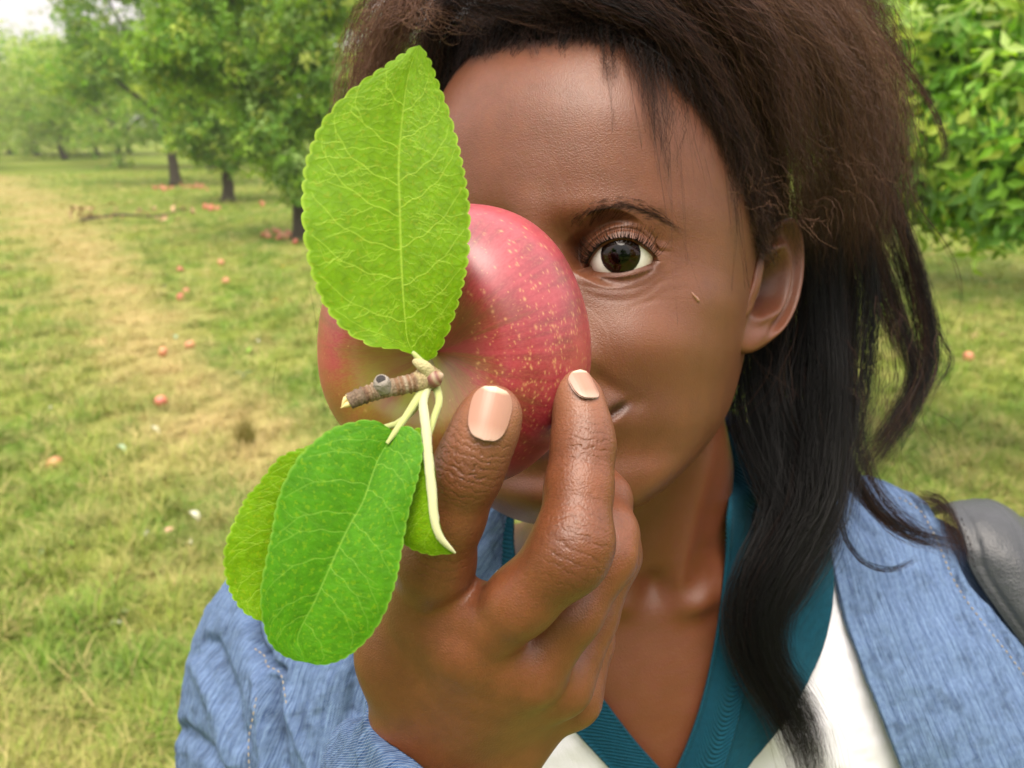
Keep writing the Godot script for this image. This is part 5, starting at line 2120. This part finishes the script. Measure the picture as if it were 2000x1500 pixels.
	bump(leather, noise_tex(256, 0.08, 50, 3, FastNoiseLite.TYPE_CELLULAR), 0.03, 40.0)
	var brel := bag.transform.affine_inverse() * view
	put("strap", meters(sheet([
		[[1800, 1000, 490], [1870, 995, 492], [1940, 1000, 492], [2010, 1020, 488]], [[1842, 985, 460], [1895, 980, 462], [1945, 984, 462], [2010, 1020, 458]], [[1866, 1010, 440], [1925, 1008, 438], [1985, 1025, 438], [2055, 1085, 440]],
		[[1884, 1062, 430], [1955, 1072, 424], [2025, 1105, 422], [2095, 1170, 426]], [[1897, 1117, 427], [1975, 1130, 419], [2050, 1170, 416], [2125, 1240, 420]], [[1968, 1222, 419], [2045, 1250, 411], [2125, 1310, 409], [2200, 1390, 413]], [[2060, 1340, 412], [2140, 1380, 406], [2215, 1450, 405], [2290, 1530, 409]]], 60, 120, 3.0, "strap")), leather, bag, brel)
	put("stitching", meters(stitches([[1876, 1010, 438.5], [1895, 1066, 428.5], [1909, 1117, 425], [1979, 1218, 416.5], [2070, 1340, 409.5]], 2.4, 1.2, 0.3, 0.6)), mat(0.02, 0.02, 0.025, 0.6), bag, brel)


# ---------------------------------------------------------------- hair

const HAIRLINE := [[-180, -52], [-150, -48], [-120, -20], [-105, 8], [-92, 14], [-82, 10], [-74, 20], [-66, 40], [-58, 60], [-46, 76], [-30, 82], [-15, 80], [0, 77], [15, 75.5], [28, 73], [40, 67], [50, 58], [58, 47], [66, 36], [73, 24], [79, 15], [84, 10], [92, 12], [105, 8], [120, -20], [150, -48], [180, -52]]
const HAIR_DARK := Color(0.0075, 0.0048, 0.0045)
const HAIR_BROWN := Color(0.090, 0.046, 0.031)
const HAIR_TIP := Color(0.20, 0.115, 0.065)


func hairline(p: Vector3) -> float:
	return curve1(HAIRLINE, rad_to_deg(atan2(p.x, p.z + 8.0))) + 2.2 * noise.get_noise_2d(p.x * 5.0, 9.0) + 1.2 * noise.get_noise_2d(p.x * 16.0, 3.0)


func lock(mb: MB, guide: Array, spread: Array, count: int, width: float, frizz: float, curl: float, brown: Array, trim := 0.35, start := 0.0, n := 15) -> void:
	# strands that follow a guide: spread and brown are tables over the length
	var pts := []
	for g in guide:
		pts.append(Q(g) if g is Array else g)
	var line := even(pts, n)
	var fx := []
	var fy := []
	var sp := []
	var br := []
	for k in n:
		var t: Vector3 = (line[mini(k + 1, n - 1)] - line[maxi(k - 1, 0)]).normalized()
		var a := t.cross(Vector3(0.15, 0.2, 0.97)).normalized()
		fx.append(a)
		fy.append(t.cross(a))
		var f := float(k) / (n - 1)
		sp.append(curve1(spread, f))
		br.append(curve1(brown, f))
	for s in count:
		var ang := rr(0, TAU)
		var rad := sqrt(rng.randf())
		var ox := cos(ang) * rad
		var oy := sin(ang) * rad * 0.8
		var drift := Vector2(rng.randfn(), rng.randfn()) * 0.28
		var p1 := rr(0, TAU)
		var p2 := rr(0, TAU)
		var f1 := rr(3.0, 8.0)
		var f2 := rr(18.0, 42.0) * (1.0 if n < 20 else 2.6)
		var am1 := curl * rr(0.3, 1.4)
		var am2 := frizz * rr(0.2, 1.3)
		var stop := 1.0 - trim * rng.randf() * rng.randf() * 1.6
		var begin := start * rng.randf()
		var tone := rr(-0.25, 0.3)
		var wd := width * rr(0.6, 1.3)
		var lift := rr(-0.9, 0.9)
		var base := mb.v.size()
		for k in n:
			var f := lerpf(begin, stop, float(k) / (n - 1))
			var x := f * (n - 1)
			var i := mini(int(x), n - 2)
			var w := x - i
			var c: Vector3 = line[i].lerp(line[i + 1], w)
			var ax: Vector3 = fx[i].lerp(fx[i + 1], w)
			var ay: Vector3 = fy[i].lerp(fy[i + 1], w)
			var r: float = lerpf(sp[i], sp[i + 1], w)
			var dx := (ox + drift.x * f) * r + am1 * sin(f * f1 + p1) * f + am2 * sin(f * f2 + p2)
			var dy := (oy + drift.y * f) * r + am1 * cos(f * f1 * 0.8 + p2) * f + am2 * cos(f * f2 * 1.1 + p1)
			var p := c + ax * dx + ay * dy
			var half := wd * (1.0 - 0.8 * pow(float(k) / (n - 1), 4.0)) * 0.5
			var side := ax + ay * lift
			mb.v.append(p - side * half)
			mb.v.append(p + side * half)
			var b: float = clampf(lerpf(br[i], br[i + 1], w) + tone + 0.25 * (dy / maxf(r, 1.0)), 0.0, 1.6)
			var col := HAIR_DARK.lerp(HAIR_BROWN, minf(b, 1.0))
			if b > 1.0:
				col = col.lerp(HAIR_TIP, (b - 1.0) / 0.6)
			mb.c.append(col)
			mb.c.append(col)
		for k in n - 1:
			var q := base + k * 2
			mb.ix.append_array([q, q + 1, q + 2, q + 1, q + 3, q + 2])


func mass(mb: MB, guide: Array, spread: Array, clumps: int, per: int, width: float, frizz: float, curl: float, brown: Array, trim := 0.35, start := 0.0, n := 15, tight := 0.38) -> void:
	# a thick fall of hair made of separate clumps round one guide
	var base := []
	for g in guide:
		base.append(Q(g))
	for c in clumps:
		var ang := rr(0, TAU)
		var rad := sqrt(rng.randf())
		var o := Vector3(cos(ang) * rad, sin(ang) * rad * 0.6, sin(ang) * rad * 0.8)
		var d := rv() * 0.22
		var pts := []
		for k in base.size():
			var f := float(k) / (base.size() - 1)
			var r := curve1(spread, f)
			pts.append(base[k] + (o + d * f) * r + rv() * r * 0.10)
		var sp := []
		for e in spread:
			sp.append([e[0], e[1] * tight * rr(0.7, 1.3)])
		var tone := rr(-0.25, 0.25)
		var br := []
		for e in brown:
			br.append([e[0], e[1] + tone])
		lock(mb, pts, sp, per, width, frizz, curl, br, trim, start, n)


func on_scalp(deg: float, up: float, off: float) -> Vector3:
	# a point over the skull: up millimetres above the hairline at this bearing
	var y := minf(curve1(HAIRLINE, deg) + up, 116.0)
	var p := head_point(deg_to_rad(deg), y)
	var out := Vector3(p.x / 70.0, (p.y - 10.0) / 130.0, (p.z + 5.0) / 90.0).normalized()
	return head * (p + out * off)


func build_hair(o: Node3D, rel: Transform3D) -> void:
	var hm := vmat(0.48, 0.2)
	# dark cap on the skull
	var mb := MB.new()
	var nu := 150
	var nv := 110
	for j in nv:
		var y := lerpf(-58.0, 118.0, float(j) / (nv - 1))
		for i in nu:
			var a := TAU * i / nu - PI
			var p := head_point(a, y)
			var over := y - hairline(p)
			var out := Vector3(p.x / 70.0, (p.y - 10.0) / 130.0, (p.z + 5.0) / 90.0).normalized()
			var off := -4.0 + 4.2 * ss(0.5, 5.0, over) + 9.0 * ss(4.0, 28.0, over)
			off += 1.6 * noise.get_noise_3dv(p * 3.5) * ss(0.0, 8.0, over)
			mb.v.append(head * (p + out * off))
			var k := 1.0 + 0.5 * noise.get_noise_3dv(p * 20.0)
			mb.c.append(Color(HAIR_DARK.r * k, HAIR_DARK.g * k, HAIR_DARK.b * k))
	mb.faces(0, nu, nv, true, true)
	var hair := put("hair", meters(mb), vmat(0.9, 0.1), o, rel)
	rng.seed = 4242
	# short fuzz along the hairline and the hair drawn up and back from it
	var fz := MB.new()
	for k in 620:
		var deg := rr(-64.0, 60.0)
		var e := rng.randfn() * 3.2 + 3.0
		var sw := rr(-7.0, 9.0)
		lock(fz, [on_scalp(deg, e, 0.1), on_scalp(deg + sw * 0.3, e + 4.5, 1.4), on_scalp(deg + sw * 0.7, e + 9.5, 2.8), on_scalp(deg + sw, e + 14.0, 4.5)], [[0, 2.0], [1, 3.5]], 9, 0.10, 0.5, 1.6, [[0, 0.05], [1, 0.4]], 0.8, 0.0, 9)
	for k in 240:
		var deg := rr(-60.0, 56.0)
		var e := rr(3.0, 20.0)
		var sw := rr(-6.0, 14.0)
		lock(fz, [on_scalp(deg, e, 1.0), on_scalp(deg + sw * 0.3, e + 12.0, 8.0), on_scalp(deg + sw * 0.7, e + 27.0, 14.0), on_scalp(deg + sw, e + 44.0, 20.0)], [[0, 3.0], [1, 7.0]], 34, 0.13, 0.8, 3.5, [[0, 0.1], [0.5, 0.35], [1, 0.65]], 0.6, 0.0, 26)
	# temple: short dark hair down to the ear
	for k in 90:
		var deg := rr(42.0, 86.0)
		var e := rr(0.0, 28.0)
		lock(fz, [on_scalp(deg, e, 0.6), on_scalp(deg + 2.0, e - 2.0, 2.5), on_scalp(deg + 5.0, e - 5.0, 4.0), on_scalp(deg + 7.0, e - 9.0, 4.5)], [[0, 3.0], [1, 4.5]], 34, 0.14, 0.7, 2.0, [[0, 0.1], [1, 0.5]], 0.7)
	put("hairline_fuzz", meters(fz), hm, hair)
	# the frizzy mass that falls over the left side of the head
	var fm := MB.new()
	var spread := [[0, 12.0], [0.3, 17.0], [0.7, 17.0], [1, 19.0]]
	mass(fm, [[1080, -50, 300], [1200, 20, 290], [1305, 80, 287], [1372, 170, 293], [1425, 280, 304], [1472, 405, 322]], [[0, 9.0], [0.4, 10.0], [1, 8.0]], 12, 85, 0.13, 0.8, 4.0, [[0, 0.1], [1, 0.45]], 0.6, 0.3, 34)
	mass(fm, [[1100, -70, 304], [1300, 0, 292], [1425, 105, 299], [1485, 235, 316], [1512, 365, 334], [1530, 480, 350]], spread, 18, 95, 0.13, 1.4, 7.5, [[0, 0.2], [0.5, 0.7], [1, 0.5]], 0.6, 0.3, 34)
	mass(fm, [[1180, -90, 312], [1420, -20, 300], [1545, 100, 314], [1600, 250, 336], [1610, 400, 358], [1600, 530, 376]], spread, 22, 95, 0.13, 1.5, 8.5, [[0, 0.4], [0.4, 1.0], [0.8, 0.7], [1, 0.2]], 0.55, 0.3, 34)
	mass(fm, [[1250, -110, 335], [1500, -40, 332], [1630, 90, 348], [1680, 260, 366], [1685, 420, 382], [1680, 550, 392]], spread, 22, 95, 0.13, 1.5, 8.5, [[0, 0.5], [0.4, 1.1], [0.7, 0.8], [1, 0.15]], 0.5, 0.3, 34)
	mass(fm, [[1300, -120, 355], [1540, -60, 360], [1665, 70, 374], [1712, 230, 388], [1725, 380, 398], [1740, 520, 402]], [[0, 12.0], [0.3, 16.0], [0.7, 13.0], [1, 11.0]], 17, 90, 0.13, 1.5, 8.5, [[0, 0.5], [0.5, 1.0], [1, 0.1]], 0.5, 0.3, 34)
	mass(fm, [[1000, -60, 304], [1120, -25, 291], [1240, 15, 286], [1330, 75, 288]], [[0, 10.0], [1, 10.0]], 10, 85, 0.13, 0.8, 4.0, [[0, 0.3], [1, 0.45]], 0.6, 0.3, 30)
	mass(fm, [[850, -40, 318], [950, -15, 302], [1050, -10, 293], [1160, 0, 288]], [[0, 10.0], [1, 9.0]], 9, 85, 0.13, 0.8, 4.0, [[0, 0.5], [1, 0.3]], 0.6, 0.3, 30)
	# wisps over the temple
	for q in 40:
		var d0 := rr(16.0, 62.0)
		var y0 := curve1(HAIRLINE, d0) + rr(-3.0, 6.0)
		var fall := rr(10.0, 26.0) if q % 3 else rr(26.0, 52.0)
		var drift := fall * rr(0.06, 0.26)
		var g := []
		for k in 4:
			var f := k / 3.0
			var p := head_point(deg_to_rad(d0 + drift * f) * 1.06, y0 - fall * f)
			g.append(head * (p + Vector3(p.x / 70.0, 0.1, 1.0).normalized() * [4.5, 3.6, 2.4, 1.0][k]))
		lock(fm, g, [[0, 5.0], [0.5, 3.2], [1, 1.6]], rng.randi_range(8, 44), 0.10, 0.7, 2.6, [[0, 0.1], [1, 0.35]], 0.9, 0.1, 22)
	put("frizzy_hair", meters(fm), hm, hair)
	# the puff on the far side, lit from behind
	var pf := MB.new()
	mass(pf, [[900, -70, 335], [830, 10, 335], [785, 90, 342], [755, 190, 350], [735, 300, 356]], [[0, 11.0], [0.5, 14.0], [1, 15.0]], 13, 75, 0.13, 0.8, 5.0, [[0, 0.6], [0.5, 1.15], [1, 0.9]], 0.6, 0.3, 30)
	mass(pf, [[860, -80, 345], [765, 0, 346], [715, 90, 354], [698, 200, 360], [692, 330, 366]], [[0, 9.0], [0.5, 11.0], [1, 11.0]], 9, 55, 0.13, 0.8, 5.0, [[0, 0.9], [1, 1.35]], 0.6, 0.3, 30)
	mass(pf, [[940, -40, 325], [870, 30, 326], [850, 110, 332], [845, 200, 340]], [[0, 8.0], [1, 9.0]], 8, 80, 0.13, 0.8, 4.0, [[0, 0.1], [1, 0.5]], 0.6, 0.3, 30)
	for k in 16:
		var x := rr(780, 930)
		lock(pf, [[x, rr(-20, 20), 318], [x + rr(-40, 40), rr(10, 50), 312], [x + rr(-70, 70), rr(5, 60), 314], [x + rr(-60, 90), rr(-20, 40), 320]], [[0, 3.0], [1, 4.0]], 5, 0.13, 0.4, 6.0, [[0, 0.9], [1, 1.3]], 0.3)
	put("hair_puff", meters(pf), hm, hair)
	# long smooth hair behind the ear and over the shoulder
	var lg := MB.new()
	var dk := [[0, 0.15], [0.3, -0.25], [1, -0.1]]
	mass(lg, [[1560, 330, 375], [1580, 480, 390], [1585, 640, 394], [1580, 790, 389], [1575, 920, 380], [1555, 1030, 371], [1505, 1120, 364], [1472, 1200, 361], [1490, 1300, 361], [1545, 1390, 363], [1580, 1480, 366], [1590, 1560, 369]], [[0, 14.0], [0.25, 18.0], [0.45, 18.0], [0.55, 14.0], [0.7, 9.0], [0.85, 8.0], [1, 4.5]], 24, 100, 0.13, 0.35, 6.5, dk, 0.3, 0.15, 24, 0.34)
	mass(lg, [[1530, 470, 388], [1500, 620, 394], [1478, 740, 394], [1485, 840, 390], [1525, 940, 383], [1560, 1040, 374], [1540, 1130, 367], [1500, 1220, 363], [1515, 1320, 363]], [[0, 8.0], [0.3, 13.0], [0.6, 14.0], [0.8, 9.0], [1, 5.0]], 14, 110, 0.13, 0.3, 4.0, dk, 0.35, 0.1, 22, 0.36)
	mass(lg, [[1620, 330, 385], [1650, 480, 396], [1660, 600, 400], [1650, 720, 398], [1640, 830, 392], [1625, 940, 384], [1600, 1040, 374], [1560, 1130, 368]], [[0, 14.0], [0.4, 14.0], [0.6, 11.0], [1, 11.0]], 12, 110, 0.13, 0.35, 4.5, dk, 0.35, 0.15, 22, 0.34)
	# the outer wave that swings away and back
	mass(lg, [[1670, 330, 394], [1725, 440, 402], [1762, 540, 404], [1790, 640, 403], [1800, 720, 400], [1770, 800, 396], [1715, 880, 391], [1672, 950, 385]], [[0, 10.0], [0.4, 7.0], [0.6, 4.5], [1, 5.0]], 9, 85, 0.13, 0.4, 4.0, [[0, 0.4], [0.5, 0.05], [1, 0.1]], 0.35, 0.15, 22, 0.36)
	mass(lg, [[1660, 380, 392], [1690, 500, 398], [1722, 600, 400], [1760, 690, 400], [1788, 745, 398]], [[0, 9.0], [1, 6.0]], 5, 70, 0.13, 0.4, 4.0, [[0, 0.4], [1, 0.1]], 0.5, 0.2, 20, 0.36)
	mass(lg, [[1640, 840, 390], [1680, 930, 384], [1725, 1000, 379], [1790, 1045, 377], [1880, 1075, 378]], [[0, 9.0], [0.5, 4.5], [1, 4.5]], 5, 75, 0.13, 0.4, 3.0, [[0, 0.0], [1, 0.25]], 0.45, 0.2, 20, 0.4)
	lock(lg, [[1790, 968, 440], [1840, 985, 436], [1865, 1040, 428], [1885, 1105, 422]], [[0, 4.0], [1, 4.0]], 130, 0.13, 0.6, 3.0, [[0, 0.2], [1, 0.3]], 0.4, 0.2)
	lock(lg, [[1700, 600, 400], [1725, 700, 400], [1720, 800, 397], [1690, 900, 390]], [[0, 10.0], [1, 8.0]], 60, 0.12, 0.8, 4.0, [[0, 0.2], [1, 0.3]], 0.5, 0.2)
	put("long_hair", meters(lg), vmat(0.42, 0.2), hair)
	# single strands
	var fl := MB.new()
	lock(fl, [[1690, 60, 388], [1760, 120, 394], [1810, 190, 397], [1842, 260, 398], [1848, 305, 398], [1830, 332, 398]], [[0, 5.0], [0.3, 2.4], [1, 1.0]], 46, 0.16, 0.2, 1.2, [[0, 0.7], [1, 0.3]], 0.15)
	lock(fl, [[1700, 30, 390], [1735, 150, 396], [1762, 260, 398], [1775, 360, 400], [1800, 410, 402], [1855, 480, 402], [1884, 560, 402], [1872, 630, 400], [1820, 690, 398]], [[0, 3.0], [1, 1.4]], 9, 0.16, 0.2, 1.5, [[0, 0.6], [1, 0.2]], 0.2)
	lock(fl, [[1640, 1010, 376], [1655, 1060, 373], [1690, 1100, 371], [1740, 1112, 371], [1795, 1090, 373]], [[0, 1.5], [1, 0.9]], 22, 0.15, 0.2, 1.0, [[0, 0.0], [1, 0.1]], 0.1)
	lock(fl, [[1820, 600, 402], [1838, 660, 402], [1858, 700, 400], [1840, 740, 398], [1800, 790, 395]], [[0, 3.0], [1, 2.0]], 30, 0.15, 0.3, 2.0, [[0, 0.1], [1, 0.2]], 0.3)
	for k in 70:
		var x := rr(1600, 1740)
		var y := rr(20, 420)
		lock(fl, [[x - 60, y - 30, 372], [x, y, 378], [x + rr(10, 60), y + rr(10, 60), 384], [x + rr(10, 90), y + rr(40, 130), 390]], [[0, 3.0], [1, 5.0]], 5, 0.12, 0.5, 5.0, [[0, 0.8], [1, 1.2]], 0.6)
	for k in 60:
		var x := rr(1380, 1680)
		var y := rr(40, 430)
		lock(fl, [[x, y, lerpf(306, 350, (x - 1380) / 300.0)], [x + rr(10, 50), y + rr(-10, 40), lerpf(302, 344, (x - 1380) / 300.0)], [x + rr(30, 90), y + rr(0, 90), lerpf(304, 348, (x - 1380) / 300.0)]], [[0, 3.0], [1, 5.0]], 4, 0.12, 0.5, 4.0, [[0, 0.9], [1, 1.35]], 0.6)
	for k in 40:
		var x := rr(1450, 1840)
		var y := rr(560, 900)
		lock(fl, [[x, y, 384], [x + rr(-40, 60), y + rr(40, 90), 380], [x + rr(-60, 110), y + rr(100, 200), 376]], [[0, 4.0], [1, 7.0]], 3, 0.12, 0.3, 5.0, [[0, 0.2], [1, 0.6]], 0.5)
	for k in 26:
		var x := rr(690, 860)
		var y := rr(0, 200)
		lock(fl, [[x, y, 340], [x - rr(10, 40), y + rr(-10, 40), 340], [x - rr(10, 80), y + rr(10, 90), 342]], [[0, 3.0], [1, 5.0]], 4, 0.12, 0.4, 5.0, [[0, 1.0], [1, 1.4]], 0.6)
	for g in [[[600, 560, 300], [625, 680, 300], [620, 760, 300], [600, 820, 302]], [[545, 700, 300], [538, 760, 300], [560, 800, 300], [588, 824, 300]]]:
		lock(fl, g, [[0, 2.0], [1, 1.0]], 1, 0.11, 0.1, 2.0, [[0, 0.3], [1, 0.3]], 0.1)
	put("flyaway_hair", meters(fl), hm, hair)
